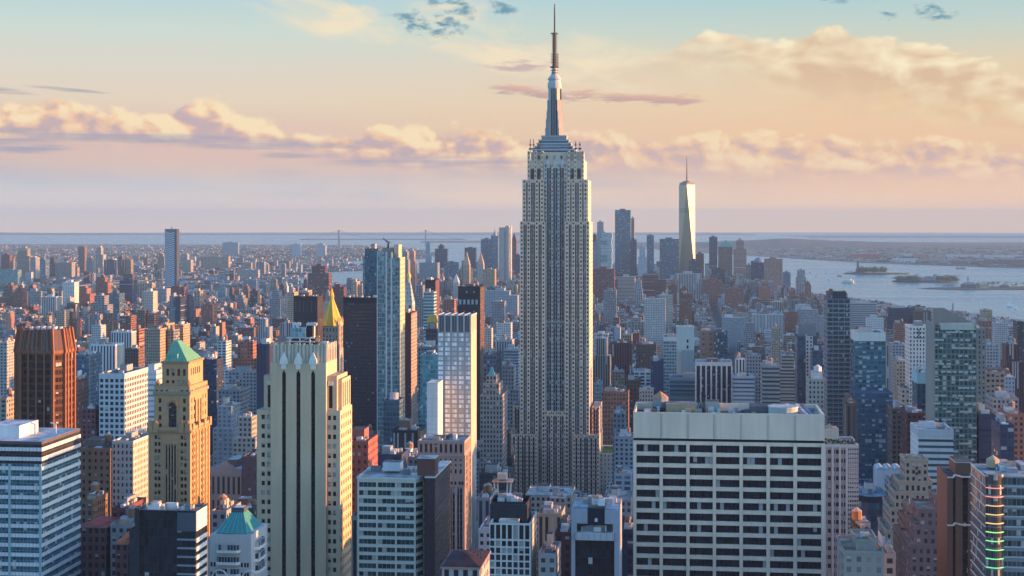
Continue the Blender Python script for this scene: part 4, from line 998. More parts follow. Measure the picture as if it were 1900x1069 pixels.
stepped('office_tower', 'dark mauve brick stepped tower with bright window dots and a white rooftop cube', [(1690, 1768, 1010, 0), (1698, 1764, 975, 3), (1705, 1760, 944, 6), (1737, 1762, 922, 9)], 650, (.17, .13, .14), (.05, .05, .06), 'the mauve stepped tower', 2.9).finish()
stepped('office_tower', 'small umber stepped tower with fire-escape bays below the sandy stepped one', [(1676, 1722, 1000, 0), (1684, 1716, 968, 3), (1690, 1712, 945, 5)], 680, (.20, .15, .12), (.02, .02, .025), None, 2.4).finish()
stepped('office_block', 'grey stone block with a square bulkhead and dark tank openings on its roof', [(1566, 1640, 1022, 0), (1588, 1628, 1000, 5)], 540, (.30, .28, .25), (.25, .23, .2), 'the grey bulkhead block', 3.4, depth=26).finish()

def striped_led():
    b = Bld('office_tower', 'rust-brown tower with two dark vertical window slots and white zigzag ledges', 'office tower', 1758, 1801, 884, 570, 24, land='the rust-brown slotted tower')
    W, h, d = b.w / 2, b.h, b.d; X, zz = b.x, b.z; R = plain(.13, .075, .058); dk = St((.03, .025, .025), (.02, .02, .025), 1.3, 3.4, .85, .75, .1, .05)
    b['wall'].box(-W, W, .5, d, 0, h, [dk, R, R, R], TAR)
    for a, c in ((1758, 1768), (1773, 1786), (1796, 1801)):
        p = b.new('pier'); p.box(X(a), X(c), 0, 2, 0, h, R)
    for y in (884, 973):
        l = b.new('ledge'); pts = [(X(1757), -.5), (X(1768), -.5), (X(1772), .2), (X(1784), -.3), (X(1801), -.3)]
        for (xa, ya), (xb, yb) in zip(pts, pts[1:]): l.beam((xa, ya, zz(y) - abs(ya - .2) * 1.2 + .5), (xb, yb, zz(y) - abs(yb - .2) * 1.2 + .5), .5, plain(.55, .52, .5))
    u = b['upper_tower']; u.box(X(1772, 5), X(1803, 5), 4, 18, h, zz(856, 5), R, TAR); u.box(X(1771.5, 5), X(1803.5, 5), 3.8, 18.2, zz(858, 5), zz(856.6, 5), plain(.5, .48, .46))
    b.finish()
    b = Bld('office_tower', 'glass tower with raking white floor lines and a curved corner of coloured light bands', 'office tower', 1829, 1912, 884, 520, 27, land='the colour-banded glass tower')
    W, h, d = b.w / 2, b.h, b.d; X, zz = b.x, b.z
    gl = St((.20, .18, .18), (.10, .085, .08), 1.5, 3.6, .92, .93, .4, .12); g2 = St((.22, .24, .25), (.07, .085, .09), 1.5, 3.6, .9, .62, .2, .2)
    xc = X(1862); R_ = (xc + W) / 2
    arc = [(-W + (xc + W) * k / 8, -1.8 * math.sin(math.pi * k / 8)) for k in range(9)]
    cg = b['curved_corner']; n = 0
    cg.prism(arc + [(xc, 6), (-W, 6)], 0, zz(880), [gl] * 8 + [None, None, None], plain(.3, .3, .3))
    m = b['wall']; m.box(xc, W + 6, .8, d, 0, h, [g2, g2, g2, g2], plain(.35, .37, .38)); m.box(-W, xc, 6.1, d, 0, h, [None, None, g2, None], plain(.3, .3, .3))
    m.wall((-W, d), (-W, 0), 0, h, gl)
    zt, k = zz(884), 0
    while True:
        z = zt - k * 3.45; k += 1
        if z < 60: break
        l = b.new('floor_line'); l.box(-W - .22, -W + .05, .2, d, z - .22, z + .1, plain(.62, .60, .58))
        l = b.new('floor_line'); l.box(xc, W + 6, .55, .9, z - .3, z + .2, plain(.42, .45, .46))
    cols = [(1.0, .30, .22), (1.0, .32, .24), (1.0, .55, .22), (1.0, .70, .25), (1.0, .74, .25), (.45, 1.0, .3), (.3, 1.0, .35), (.2, 1.0, .35), (.2, 1.0, .4), (.2, 1.0, .45)]
    for q, c in enumerate(cols):
        mat = simple('light_band_glow', (.1, .1, .1), .4, emit=(c, .22))
        l = MB(); y = 905 + q * 16.4
        for (xa, ya), (xb, yb) in zip(arc, arc[1:]): l.beam((xa, ya - .2, zz(y)), (xb, yb - .2, zz(y)), .3, plain(.5, .5, .5))
        o = l.build('light_band', b.root, mat)
    p = b['penthouse']; p.box(X(1868, 8), X(1888, 8), 7, 14, h, zz(868, 8), plain(.26, .29, .31), plain(.4, .42, .43)); p.box(X(1892, 14), X(1905, 14), 12, 22, h, zz(862, 12), plain(.30, .33, .35), plain(.4, .42, .43))
    clutter(b.roof_unit, X(1845, 8), X(1900, 8), 8, 24, h, rng, 18, big=False)
    tank_on(b, X(1842, 16), 16, h, 2.2, 2.6, .6, plain(.4, .3, .2), plain(.45, .33, .2)); b.finish()
striped_led()

def drum_glass():
    b = Bld('office_block', 'dark blue glass drum-cornered block with a black rim', 'office block', 1594, 1648, 922, 850, 34, land='the drum-cornered glass block')
    W, h, d = b.w / 2, b.h, b.d; gl = St((.05, .07, .10), (.06, .12, .18), 1.8, 3.6, .92, .94, .45, .03)
    arc = [(-W + 2 * W * k / 10, 9 - 9 * math.sin(math.pi * (.12 + .76 * k / 10))) for k in range(11)]
    b['glazing'].prism(arc + [(W, d), (-W, d)], 0, h - 3.2, gl, False)
    b['rim'].prism([(x * 1.02, y - .4) for x, y in arc] + [(W * 1.02, d), (-W * 1.02, d)], h - 3.2, h, plain(.02, .025, .035), plain(.22, .26, .3))
    clutter(b.roof_unit, -W + 2, W - 2, 8, d - 3, h, rng, 14, big=True); b.finish()
    b = Bld('hall', 'low white hall roofed with a row of pale domed skylights', 'hall', 1627, 1692, 873, 980, 20, vb=890, land='the low white domed hall')
    W, h = b.w / 2, b.h; b['wall'].box(-W, W, 0, 20, 0, h, plain(.56, .58, .58), SILVER)
    for k in range(4):
        s = b.new('skylight'); cx = -W + 2 * W * (k + .5) / 4; r = W / 4 * .92
        for q in range(6):
            t0, t1 = math.pi * q / 6, math.pi * (q + 1) / 6
            s.face([(cx + r * math.cos(t1), 1, h + r * .75 * math.sin(t1)), (cx + r * math.cos(t1), 18, h + r * .75 * math.sin(t1)), (cx + r * math.cos(t0), 18, h + r * .75 * math.sin(t0)), (cx + r * math.cos(t0), 1, h + r * .75 * math.sin(t0))], plain(.60, .63, .64))
        s.face([(cx + r * math.cos(math.pi * q / 6), 1, h + r * .75 * math.sin(math.pi * q / 6)) for q in range(7)], plain(.45, .48, .5))
    b.finish()
drum_glass()
# ------------------------------------------------------------------ other towers one can name
def tower(label, x0, x1, yt, D, depth, st, side=None, roof=TAR, vb=None, land=None, name='office_tower', cat=None, cap=None, top=None, tank=0, n=4, big=True, pent=None, bands=None, piers=None, group=None):
    b = Bld(name, label, cat or name.replace('_', ' '), x0, x1, yt, D, depth, vb=vb or min(1069, yt + 260), land=land, group=group)
    W, h, d = b.w / 2, b.h, b.d; sd = side or st; rest = sd
    zc = h
    if cap:                                                     # blank crown: (height in px, colour)
        zc = b.z(yt + cap[0]); c = plain(*cap[1]); b['crown'].box(-W - .15, W + .15, -.15, d + .15, zc, h, c, False); b['crown'].parapet_roof(-W - .15, W + .15, -.15, d + .15, h, c, roof, 1.0, .5)
    b['wall'].prism([(-W, 0), (W, 0), (W, d), (-W, d)], 0, zc, [st, sd, rest, sd], False if cap else None)
    if not cap: b['roof'].parapet_roof(-W - .1, W + .1, -.1, d + .1, h + .9, plain(*[c * 1.05 for c in st.wall]), roof, 1.0, .6); b['roof'].box(-W - .1, W + .1, -.1, d + .1, h - .4, h + .9, st.but(fu=0), False)
    zr = h - (1.0 if cap else .1)
    if pent: p = b['penthouse']; p.box(b.x(pent[0], d * .35), b.x(pent[1], d * .35), d * .3, d * .75, zr, b.z(pent[2], d * .35), plain(*pent[3]), roof)
    if n: clutter(b.roof_unit, -W + .8, W - .8, 1.5, d - 1.5, zr, rng, n, big=big and not pent)
    for k in range(tank): tank_on(b, rng.uniform(-W * .6, W * .6), d * rng.uniform(.3, .7), zr, 2.2, 3.4, 2.2)
    if bands:                                                   # projecting slabs: (pitch px, thickness m, colour)
        k = 0
        while k < 60:
            z = zc - (k + .8) * bands[0] / FPX * b.D; k += 1
            if z < max(4, b.z(vb or 1069) - 20): break
            m = b.new('floor_band'); m.box(-W - .3, W + .3, -.3, d + .1, z - bands[1], z, plain(*bands[2]), None, True)
    if piers:                                                   # (count, width m, colour)
        for k in range(piers[0] + 1):
            x = -W + 2 * W * k / piers[0]; m = b.new('pier'); m.box(x - piers[1] / 2, x + piers[1] / 2, -.35, .1, 0, zc, plain(*piers[2]))
    if top: top(b, W, h, d)
    b.finish(); return b
def gst(wall, glass=(.03, .05, .065), pu=3.0, pv=3.6, fu=.5, fv=.55, metal=.15, blinds=.15): return St(wall, glass, pu, pv, fu, fv, metal, blinds)
TEAL = gst((.10, .17, .19), (.09, .22, .27), 1.6, 3.5, .9, .82, .45, .15)
NAVY = gst((.06, .08, .11), (.06, .10, .15), 1.6, 3.5, .88, .85, .4, .06)
BLACKG = gst((.025, .022, .028), (.03, .028, .036), 1.6, 3.6, .8, .6, .12, .04)
VIOLET = gst((.045, .035, .042), (.05, .042, .055), 1.5, 3.5, .85, .5, .2, .03)

# gold pyramid
def gold_pyramid():
    b = Bld('office_tower', 'stone tower crowned by a tall octagonal gilded pyramid', 'office tower', 590, 629, 604, 1950, 36, vb=700, land='the gold pyramid tower')
    W, h, d = b.w / 2, b.h, b.d; L = gst((.40, .35, .28), (.03, .035, .045), 2.9, 3.8, .4, .55)
    b['wall'].box(-W, W, 0, d, 0, b.z(648), L, TANROOF); b['upper_storeys'].box(-W + 1, W - 1, 1, d - 1, b.z(648), h - 2, L.but(pu=4.4, pv=8, fv=.7), TANROOF)
    for px in (590, 600, 610, 619, 629):
        p = b.new('buttress'); p.box(b.x(px) - .9, b.x(px) + .9, -.6, 1.2, 0, b.z(640), plain(.42, .36, .28))
    for (x, y) in ((-W + 1.5, 1.5), (W - 1.5, 1.5), (W - 1.5, d - 1.5), (W - 1.5, d / 2), (W - 1.5, d * .25), (W - 1.5, d * .75)):
        t = b.new('pinnacle'); t.box(x - 1.4, x + 1.4, y - 1.4, y + 1.4, b.z(648), h + 1, plain(.42, .33, .24)); t.lathe(x, y, [(1.6, h + 1), (1.1, h + 5), (.1, h + 11)], plain(.5, .38, .25), 6)
    r = b['gilded_roof']; c = d / 2; R = W * 1.1; g = plain(.80, .42, .05); za, zb = h - 1, b.z(556, c)
    g.metal = 0
    r.frustum(r.ring(0, c, R, 8, math.pi / 8), za, r.ring(0, c, R * .17, 8, math.pi / 8), zb, g)
    l = b['lantern']; l.prism(l.ring(0, c, R * .2, 8), zb, b.z(549, c), plain(.5, .34, .1)); l.frustum(l.ring(0, c, R * .22, 8), b.z(549, c), l.ring(0, c, .1, 8), b.z(533, c), g)
    for k in range(8):
        a = math.pi / 8 + k * math.pi / 4; s = b.new('roof_ridge'); s.beam((R * math.cos(a), c + R * math.sin(a), za), (R * .17 * math.cos(a), c + R * .17 * math.sin(a), zb), .8, plain(.8, .6, .2))
    b.finish()
gold_pyramid()

def clock_campanile():
    b = Bld('clock_tower', 'marble campanile with steep pyramid roof and small gold cupola', 'clock tower', 745, 766, 590, 2150, 24, vb=760, land='the gold-cupola campanile')
    W, h, d = b.w / 2, b.h, b.d; M = gst((.50, .47, .42), (.05, .05, .06), 3, 4, .3, .5)
    b['shaft'].box(-W, W, 0, d, 0, h, M, False); b['cornice'].box(-W - .8, W + .8, -.8, d + .8, h, h + 3, M.but(fu=0)); c = d / 2
    k = b['belfry']; k.box(-W + 1, W - 1, 1, d - 1, h + 3, b.z(562, c), M.but(pu=6, pv=18, fu=.4, fv=.7), None)
    r = b['roof']; zr = b.z(562, c); za = b.z(524, c); r.frustum([(-W + 1, 1), (W - 1, 1), (W - 1, d - 1), (-W + 1, d - 1)], zr, [(-2.6, c - 2.6), (2.6, c - 2.6), (2.6, c + 2.6), (-2.6, c + 2.6)], za, gst((.38, .38, .36), (.08, .09, .1), 3.6, 6, .35, .45))
    l = b['lantern']; l.prism(l.ring(0, c, 2.6, 8), za, b.z(515, c), plain(.4, .36, .3)); u = b['cupola']; z = b.z(515, c)
    u.lathe(0, c, [(3.3, z), (3.5, z + 2), (2.6, z + 5), (1.2, z + 7), (.6, z + 8), (.5, z + 11), (.08, b.z(497, c))], plain(.75, .48, .10), 10); b.finish()
clock_campanile()

def gilt_edge_tower():
    D = 1200
    b = Bld('apartment_tower', 'very slender glass tower with two white ribs and a stone-edged west face, notched top', 'apartment tower', 700, 742, 473, D, 22, vb=760, land='the slender ribbed glass tower')
    W, h, d = b.w / 2, b.h, b.d; gl = gst((.24, .30, .31), (.16, .27, .30), 1.7, 3.7, .88, .80, .45, .10)
    for a, c, y in ((700, 717, 467), (717, 733, 471), (733, 742, 478)):
        m = b.new('glazing'); m.box(b.x(a), b.x(c), 0, d, 0, b.z(y), [gl, None, gl, None], plain(.2, .2, .2))
    w = b['west_wall']; w.wall((W, 0), (W, d), 0, b.z(478), gst((.55, .42, .28), (.2, .16, .1), 6, 3.7, .3, .4, .2, 0))
    for px in (717, 726.5):
        r = b.new('rib'); r.box(b.x(px) - .55, b.x(px) + .55, -.8, .2, 0, b.z(468), plain(.55, .53, .5))
    e = b.new('rib'); e.box(W - .5, W + .35, -.5, .5, 0, b.z(478), plain(.50, .42, .32)); e = b.new('rib'); e.box(-W - .2, -W + .4, -.4, .3, 0, b.z(467), plain(.5, .52, .5))
    c = b['core_top']; c.box(b.x(706), b.x(727), 6, d - 3, h - 6, b.z(461, 8), plain(.30, .25, .20), TAR); c.box(b.x(729), b.x(738), 4, d - 5, h - 6, b.z(454, 8), plain(.55, .42, .30), TAR)
    k = b['construction_crane']; x = b.x(719, 10); z = b.z(463, 8); k.beam((x, 10, z), (x + 1, 10, b.z(450, 8)), 1.3, plain(.12, .1, .1)); k.beam((x + 1.5, 10, b.z(453, 8)), (x - 3.5, 10, b.z(442, 8)), .8, plain(.15, .1, .1)); k.beam((x - 1.5, 10, b.z(446, 8)), (x + 2.5, 10, b.z(450, 8)), .5, plain(.15, .1, .1)); b.finish()
gilt_edge_tower()

def chevron_tower():
    b = Bld('apartment_tower', 'far blue-grey tower patterned with zigzag chevron bands and a dark side', 'apartment tower', 306, 328, 425, 5200, 26, vb=530, land='the far chevron-patterned tower')
    W, h, d = b.w / 2, b.h, b.d; dk = plain(.10, .13, .18)
    b['wall'].box(-W, W, 0, d, 0, h, [plain(.14, .20, .27), plain(.05, .06, .09), dk, dk], TAR)
    for k in range(30):
        z = h - 16 - k * 7.4
        if z < 20: break
        s = b.new('chevron_band'); s.face([(-W + 2, -.4, z + 6), (-2, -.4, z - 3), (-2, -.4, z - .2), (-W + 2, -.4, z + 8.8)], plain(.50, .54, .56)); s.face([(-2, -.4, z - 3), (W - 8, -.4, z + 3), (W - 8, -.4, z + 5.8), (-2, -.4, z - .2)], plain(.5, .54, .56))
    f = b['edge_frame']; f.box(-W, W, -.6, .2, h - 9, h, plain(.10, .13, .17)); f.box(-W, -W + 1.6, -.6, .2, 0, h, plain(.3, .36, .42)); f.box(W - 7, W, -.6, .2, 0, h, plain(.06, .08, .12)); b['mast'].beam((0, 12, h), (0, 12, h + 9), 3, plain(.2, .22, .25)); b.finish()
chevron_tower()

def balcony_tower():
    b = Bld('apartment_tower', 'dark green glass apartment tower with ragged balcony lines and a slanted concrete top', 'apartment tower', 1733, 1812, 600, 950, 30, vb=845, land='the green balcony tower')
    W, h, d = b.w / 2, b.h, b.d; X, zz = b.x, b.z; gl = gst((.10, .17, .17), (.05, .09, .09), 2.5, 3.3, .74, .72, .25, .30)
    b['glazing'].box(-W, W, 0, d, 0, zz(608), gl, False); b['glazing'].wall((-W, d), (-W, 0), 0, zz(608), gst((.20, .19, .17), (.05, .05, .05), 3, 3.3, .3, .4))
    c = b['crown_panel']; c.box(X(1745), X(1808), -.3, 6, zz(612), zz(600), plain(.38, .42, .38), plain(.3, .32, .3)); c.box(X(1736), X(1812), .2, d, zz(614), zz(606), plain(.16, .17, .15), TAR)
    s = b['slanted_wall']; y0, y1 = d * .45, d * .62; A, Bx = X(1733, y0), X(1812, y0); za, zb = zz(572, y0), zz(603, y0); C = plain(.24, .23, .20)
    A2 = X(1752, y0)
    for y, fl in ((y0, 0), (y1, 1)):
        q = [(A, y, h - 8), (Bx, y, h - 8), (Bx, y, zb), (A2, y, za), (A, y, za)]; s.face(q[::-1] if fl else q, C)
    s.face([(A, y0, za), (A2, y0, za), (A2, y1, za), (A, y1, za)], C); s.face([(A2, y0, za), (Bx, y0, zb), (Bx, y1, zb), (A2, y1, za)], C); s.face([(A, y1, h - 8), (A, y0, h - 8), (A, y0, za), (A, y1, za)], C); s.face([(Bx, y0, h - 8), (Bx, y1, h - 8), (Bx, y1, zb), (Bx, y0, zb)], C)
    a = b['antenna']; a.beam((X(1768, 15), 15, zz(576, 15)), (X(1768, 15), 15, zz(562, 15)), .5, DARKSTEEL); w = b['west_frame']; w.box(-W - .5, -W + .6, -.5, d, 0, zz(600), plain(.26, .25, .22), None)
    rr = random.Random(8); k = 0; z = zz(617)
    while z > 90 and k < 60:
        for q in range(7):
            if rr.random() < .62 and b_count[0] < 98:
                xa = -W + 2 * W * (q + rr.uniform(-.1, .2)) / 7; m = b.new('balcony'); m.box(xa, min(W, xa + W * 2 / 7 * rr.uniform(.5, 1.1)), -1.2, .2, z - .25, z + .75, plain(.36, .44, .42), None, True); b_count[0] += 1
        z -= 3.3 * 1.5; k += 1
    b.finish()
b_count = [0]
balcony_tower()

tower('dark navy glass tower with thin pale balcony lines rising above the river', 1535, 1577, 556, 1200, 30, gst((.11, .13, .16), (.035, .055, .075), 1.5, 3.5, .9, .7, .25, .1), roof=TAR, vb=790, land='the navy banded tower', name='apartment_tower', bands=(8.4, .7, (.26, .29, .31)), pent=(1546, 1570, 541, (.05, .06, .08)), piers=(4, .5, (.2, .22, .25)))
tower('teal glass tower with a blank cream cap and scattered bright windows', 1586, 1643, 617, 1160, 30, gst((.07, .14, .17), (.05, .16, .21), 2.8, 3.6, .84, .66, .35, .34), cap=(16, (.60, .59, .54)), vb=735, land='the cream-capped teal tower', name='hotel_tower', roof=SILVER)
tower('wide deep-blue glass block at the foot of a cream-capped teal tower', 1586, 1656, 731, 1120, 30, gst((.05, .10, .15), (.05, .14, .21), 2.4, 3.6, .86, .7, .4, .3), vb=865, name='hotel_tower', n=2, big=False)
tower('slim white tower with narrow window columns and a cross-shaped mark on top', 1687, 1723, 607, 1250, 24, gst((.66, .65, .61), (.06, .06, .07), 2.6, 3.3, .42, .62), roof=SILVER, vb=760, land='the slim white tower', name='hotel_tower', pent=(1698, 1712, 596, (.25, .24, .25)), top=lambda b, W, h, d: (b['cross_mark'].box(-W + 4, W - 3, -.2, .1, h - 4.6, h - 3.9, plain(.12, .12, .13)), b['cross_mark'].box(-.5, .5, -.22, .1, h - 8, h - 1.5, plain(.12, .12, .13)), b['louvre'].box(-W + 4, W - 3, -.2, .1, h - 9.4, h - 8.4, plain(.08, .08, .09))))
tower('navy glass tower with a pale aqua cap and rooftop frame', 1702, 1730, 692, 1060, 24, NAVY, cap=(20, (.34, .50, .50)), vb=792, land='the aqua-capped navy tower', roof=SILVER, top=lambda b, W, h, d: [b['roof_frame'].beam((x, 4, h), (x, 4, h + 5), .7, plain(.4, .58, .58)) for x in (-W + 1, 0, W - 1)] + [b['roof_frame'].beam((-W + 1, 4, h + z), (W - 1, 4, h + z), .7, plain(.4, .58, .58)) for z in (2.5, 5)])
tower('dark blue tower with one pale gridded strip up its front', 1479, 1516, 626, 1500, 30, NAVY.but(metal=.2), vb=750, land='the pale-stripped blue tower', pent=(1482, 1514, 603, (.17, .20, .22)), top=lambda b, W, h, d: b['pale_strip'].box(b.x(1495), b.x(1508), -.6, 1, 0, b.z(624), gst((.46, .44, .44), (.05, .06, .09), 3.2, 3.6, .5, .6)))
tower('dark blue shoulder block with a sloping roof beside the pale-stripped tower', 1508, 1527, 652, 1460, 30, NAVY.but(metal=.2), vb=750, n=2)
tower('cream stone tower topped by a white drum water tank', 1500, 1529, 706, 1130, 24, gst((.40, .36, .31), (.03, .03, .04), 2.6, 3.5, .42, .5), vb=760, roof=SILVER, pent=(1506, 1526, 690, (.52, .51, .48)), top=lambda b, W, h, d: tank_on(b, b.x(1517, 10), 10, b.z(690, 10), 3, 3, .5, plain(.6, .6, .6), plain(.55, .55, .55)))
tower('grey side slab tower standing just behind a green balcony tower', 1806, 1829, 612, 1020, 24, gst((.22, .21, .2), (.04, .045, .05), 3, 3.4, .35, .5), vb=690)
tower('tan gridded office block with recessed bays', 1812, 1864, 692, 1120, 30, gst((.34, .25, .19), (.05, .05, .055), 3.6, 3.8, .6, .5), vb=750, land='the tan gridded block', pent=(1815, 1862, 684, (.20, .12, .1)))
tower('white banded office tower with horizontal window ribbons', 1704, 1769, 797, 850, 30, gst((.50, .55, .54), (.06, .12, .14), 60, 3.4, 2, .42, .2, 0), side=gst((.62, .63, .60), (.3, .35, .36), 4, 3.4, .2, .3), roof=SILVER, vb=860, land='the white ribbon-window tower', cap=(15, (.42, .47, .47)))
tower('white piered office block with tall dark slots', 1291, 1358, 672, 1480, 34, gst((.035, .03, .035), (.03, .03, .04), 1.8, 3.6, .7, .6), roof=plain(.36, .36, .36), vb=750, land='the white-piered dark block', cap=(7, (.56, .55, .52)), piers=(7, 1.5, (.60, .58, .55)))
tower('teal-grey glass campus tower with a framed penthouse', 1231, 1262, 625, 1640, 40, gst((.30, .40, .42), (.10, .20, .24), 3, 3.6, .8, .6, .3), vb=750, cap=(8, (.56, .60, .60)), land='the teal-grey glass campus tower', name='campus_tower')
tower('blank pale concrete slab tower with two tiny dark windows', 1255, 1288, 608, 1600, 22, plain(.46, .52, .48), vb=690, roof=SILVER, name='campus_tower', n=2, big=False, top=lambda b, W, h, d: [b.new('window').box(b.x(1274), b.x(1277.5), -.1, .1, b.z(y + 6), b.z(y), plain(.03, .03, .04)) for y in (630, 641)])
tower('plain grey-teal wedge block below a blank pale slab', 1264, 1288, 654, 1580, 18, plain(.24, .31, .31), vb=700, name='campus_tower', n=0)
tower('long teal glass block with bright floor lines', 1243, 1316, 700, 1540, 30, gst((.22, .33, .37), (.08, .17, .22), 60, 4, 2, .6, .3), vb=745, name='campus_tower', cap=(6, (.38, .44, .52)), bands=(9, .5, (.32, .42, .45)))
tower('dark glass cube with a lit tan side block', 1325, 1350, 617, 1720, 26, gst((.06, .10, .14), (.06, .11, .16), 2, 3.6, .9, .8, .4), vb=668)
tower('tan brick cube beside a dark glass cube', 1299, 1325, 615, 1740, 26, gst((.34, .21, .15), (.1, .1, .1), 9, 6, .3, .3), vb=668)
tower('bare navy slab with a tiny roof garden', 1207, 1231, 672, 1500, 26, gst((.05, .06, .11), (.05, .06, .11), 3, 3.5, .3, .4), vb=735)
tower('broad near-black office slab with faint window rows', 637, 699, 552, 1500, 40, VIOLET, side=VIOLET, vb=740, land='the broad near-black slab', cap=(10, (.028, .024, .034)), n=14, big=False)
tower('dark blue glass tower with a sloping top behind a slender ribbed tower', 677, 701, 463, 1650, 26, gst((.05, .09, .13), (.06, .13, .19), 1.7, 3.6, .9, .8, .4, .08), vb=550, name='apartment_tower', n=2, top=lambda b, W, h, d: b['side_wing'].box(b.x(672), -W, 3, d, 0, b.z(476), gst((.2, .3, .34), (.2, .32, .36), 1.7, 3.6, .9, .8, .4)))
tower('small black-louvred tower with a flat top', 545, 589, 551, 1900, 30, gst((.035, .025, .03), (.06, .055, .06), 5.4, 24, .35, .6, .05, 0), vb=592, land='the black louvred tower', n=10)
tower('maroon brick slab below a gold-cupola campanile', 748, 763, 582, 1540, 34, gst((.12, .045, .06), (.10, .04, .05), 4, 4, .2, .3), side=gst((.30, .24, .2), (.05, .05, .06), 3, 3.6, .4, .5), vb=770)
tower('black tower with a dark red west side', 789, 808, 520, 2500, 40, gst((.022, .018, .028), (.03, .025, .035), 3, 3.6, .4, .4), side=plain(.13, .055, .05), vb=580, land='the red-sided black tower', n=1)
tower('green glass block with bright horizontal floor bands', 786, 805, 543, 2350, 26, gst((.30, .42, .42), (.10, .22, .24), 60, 5, 2, .55, .3), vb=600, name='apartment_tower')
tower('tall black tower with ribbed dark front and pale roof works', 850, 891, 533, 1650, 36, gst((.022, .025, .035), (.03, .035, .05), 2.6, 3.6, .5, .7, .15, .03), side=gst((.10, .06, .05), (.04, .04, .04), 4, 3.6, .3, .5), vb=800, land='the tall black ribbed tower', top=lambda b, W, h, d: [b.new('white_panel').box(b.x(852 + 7.6 * k), b.x(856 + 7.6 * k), -.15, .1, b.z(565), b.z(556), plain(.34, .38, .42)) for k in range(5)], n=12)
tower('teal glass tower with a lighter upper corner', 780, 813, 660, 1120, 20, gst((.12, .26, .28), (.10, .32, .36), 1.9, 3.3, .88, .78, .35, .12), vb=800, land='the teal glass tower', name='apartment_tower')
tower('dark gabled block capped by a small golden hipped roof', 790, 814, 612, 1350, 24, gst((.10, .08, .09), (.03, .03, .04), 2.4, 3.5, .4, .5), vb=660, top=lambda b, W, h, d: b['golden_roof'].frustum([(b.x(792, 8), 6), (b.x(813, 8), 6), (b.x(813, 8), 18), (b.x(792, 8), 18)], b.z(598, 8), [(b.x(795, 8), 8), (b.x(810, 8), 8), (b.x(810, 8), 15), (b.x(795, 8), 15)], b.z(585, 8), plain(.55, .36, .08)) or b['cupola_wall'].box(b.x(794, 8), b.x(811, 8), 7, 17, h, b.z(598, 8), gst((.45, .3, .2), (.2, .1, .08), 3, 8, .4, .7)))
tower('grey-blue mid block under a golden hipped roof', 776, 813, 645, 1280, 24, gst((.16, .19, .22), (.04, .06, .08), 2.4, 3.5, .6, .5), vb=700)
tower('grey slab tower with pale window panels near a gold pyramid', 640, 673, 665, 1700, 26, gst((.36, .32, .30), (.04, .04, .05), 2.8, 3.6, .4, .5), vb=735, top=lambda b, W, h, d: [b.new('antenna').beam((b.x(p, 8), 8, h), (b.x(p, 8), 8, b.z(y, 8)), .5, plain(.5, .5, .5)) for p, y in ((664, 641), (668, 642))])
tower('white gridded block with square punched windows', 184, 231, 693, 1050, 46, gst((.50, .53, .54), (.025, .035, .05), 3.4, 3.9, .62, .60, .15, .06), vb=812, land='the white punched-window block', roof=TAR, cap=(8, (.46, .50, .52)))
tower('white louvre-fronted hall with broad pale bands', 256, 290, 690, 1150, 40, gst((.60, .62, .62), (.36, .42, .45), 60, 4, 2, .4, .1, 0), vb=760, roof=SILVER, name='office_block', n=3)
tower('pale stone apartment block with an ornate white upper half', 208, 247, 818, 800, 36, gst((.42, .45, .44), (.05, .06, .07), 2.3, 3.4, .42, .55), side=gst((.46, .42, .37), (.06, .06, .06), 2.3, 3.4, .42, .55), vb=935, land='the ornate white apartment block', name='apartment_block', roof=GRAVEL, cap=(4, (.5, .52, .5)))
tower('brown brick apartment block with a dark bulkhead on its roof', 150, 205, 835, 800, 30, gst((.26, .17, .12), (.03, .03, .03), 3.4, 3.7, .36, .45), vb=930, land='the brown brick apartment block', name='apartment_block', tank=1, roof=TAR, pent=(158, 190, 815, (.18, .16, .15)))
tower('dark brown brick block with a sunlit edge', 204, 221, 832, 830, 40, gst((.20, .11, .08), (.03, .03, .03), 3, 3.7, .36, .5), vb=930, name='apartment_block')
tower('red brick apartment block lit along its west end', 650, 683, 822, 692, 22, gst((.30, .10, .09), (.035, .03, .035), 2.6, 3.4, .42, .45), vb=960, land='the red brick apartment block', name='apartment_block', pent=(652, 677, 796, (.32, .11, .10)))
tower('grey classical block with tall columned windows under a pediment', 391, 448, 870, 860, 36, gst((.36, .35, .32), (.05, .05, .055), 3.0, 14, .46, .75, .05, 0), vb=945, land='the grey columned block', name='library_block', roof=SILVER, cap=(9, (.38, .37, .34)), top=lambda b, W, h, d: b['pediment'].face([(-W * .8, -.5, h), (W * .8, -.5, h), (0, -.5, h + 4.5)], plain(.36, .35, .32)))
tower('dark maroon brick block with small bright windows', 449, 477, 850, 840, 40, gst((.12, .08, .09), (.12, .14, .16), 3.2, 3.8, .4, .4), vb=1069, name='apartment_block')
tower('grey ribbed setback tower glowing orange on its west steps', 891, 932, 735, 1150, 34, gst((.34, .27, .24), (.04, .04, .05), 2.3, 3.6, .5, .62), vb=880, land='the orange-stepped tower', top=lambda b, W, h, d: [b.new('setback').box(b.x(a, k), b.x(c, k), k, d - k, h, b.z(y, k), gst((.34, .26, .22), (.04, .04, .05), 2.3, 3.6, .5, .62), TANROOF) for a, c, y, k in ((896, 926, 712, 4), (902, 921, 697, 7))] + [b['spire_roof'].frustum([(b.x(905, 9), 9), (b.x(918, 9), 9), (b.x(918, 9), 16), (b.x(905, 9), 16)], b.z(697, 9), [(b.x(911, 9), 12), (b.x(912, 9), 12), (b.x(912, 9), 13), (b.x(911, 9), 13)], b.z(680, 9), plain(.14, .3, .3))], n=0)
tower('plain dusky blue tower standing close among its neighbours', 897, 921, 660, 1300, 40, gst((.13, .14, .18), (.04, .05, .07), 2.6, 3.6, .5, .5), vb=740, name='office_tower')  # dark blue-grey base colour on the walls
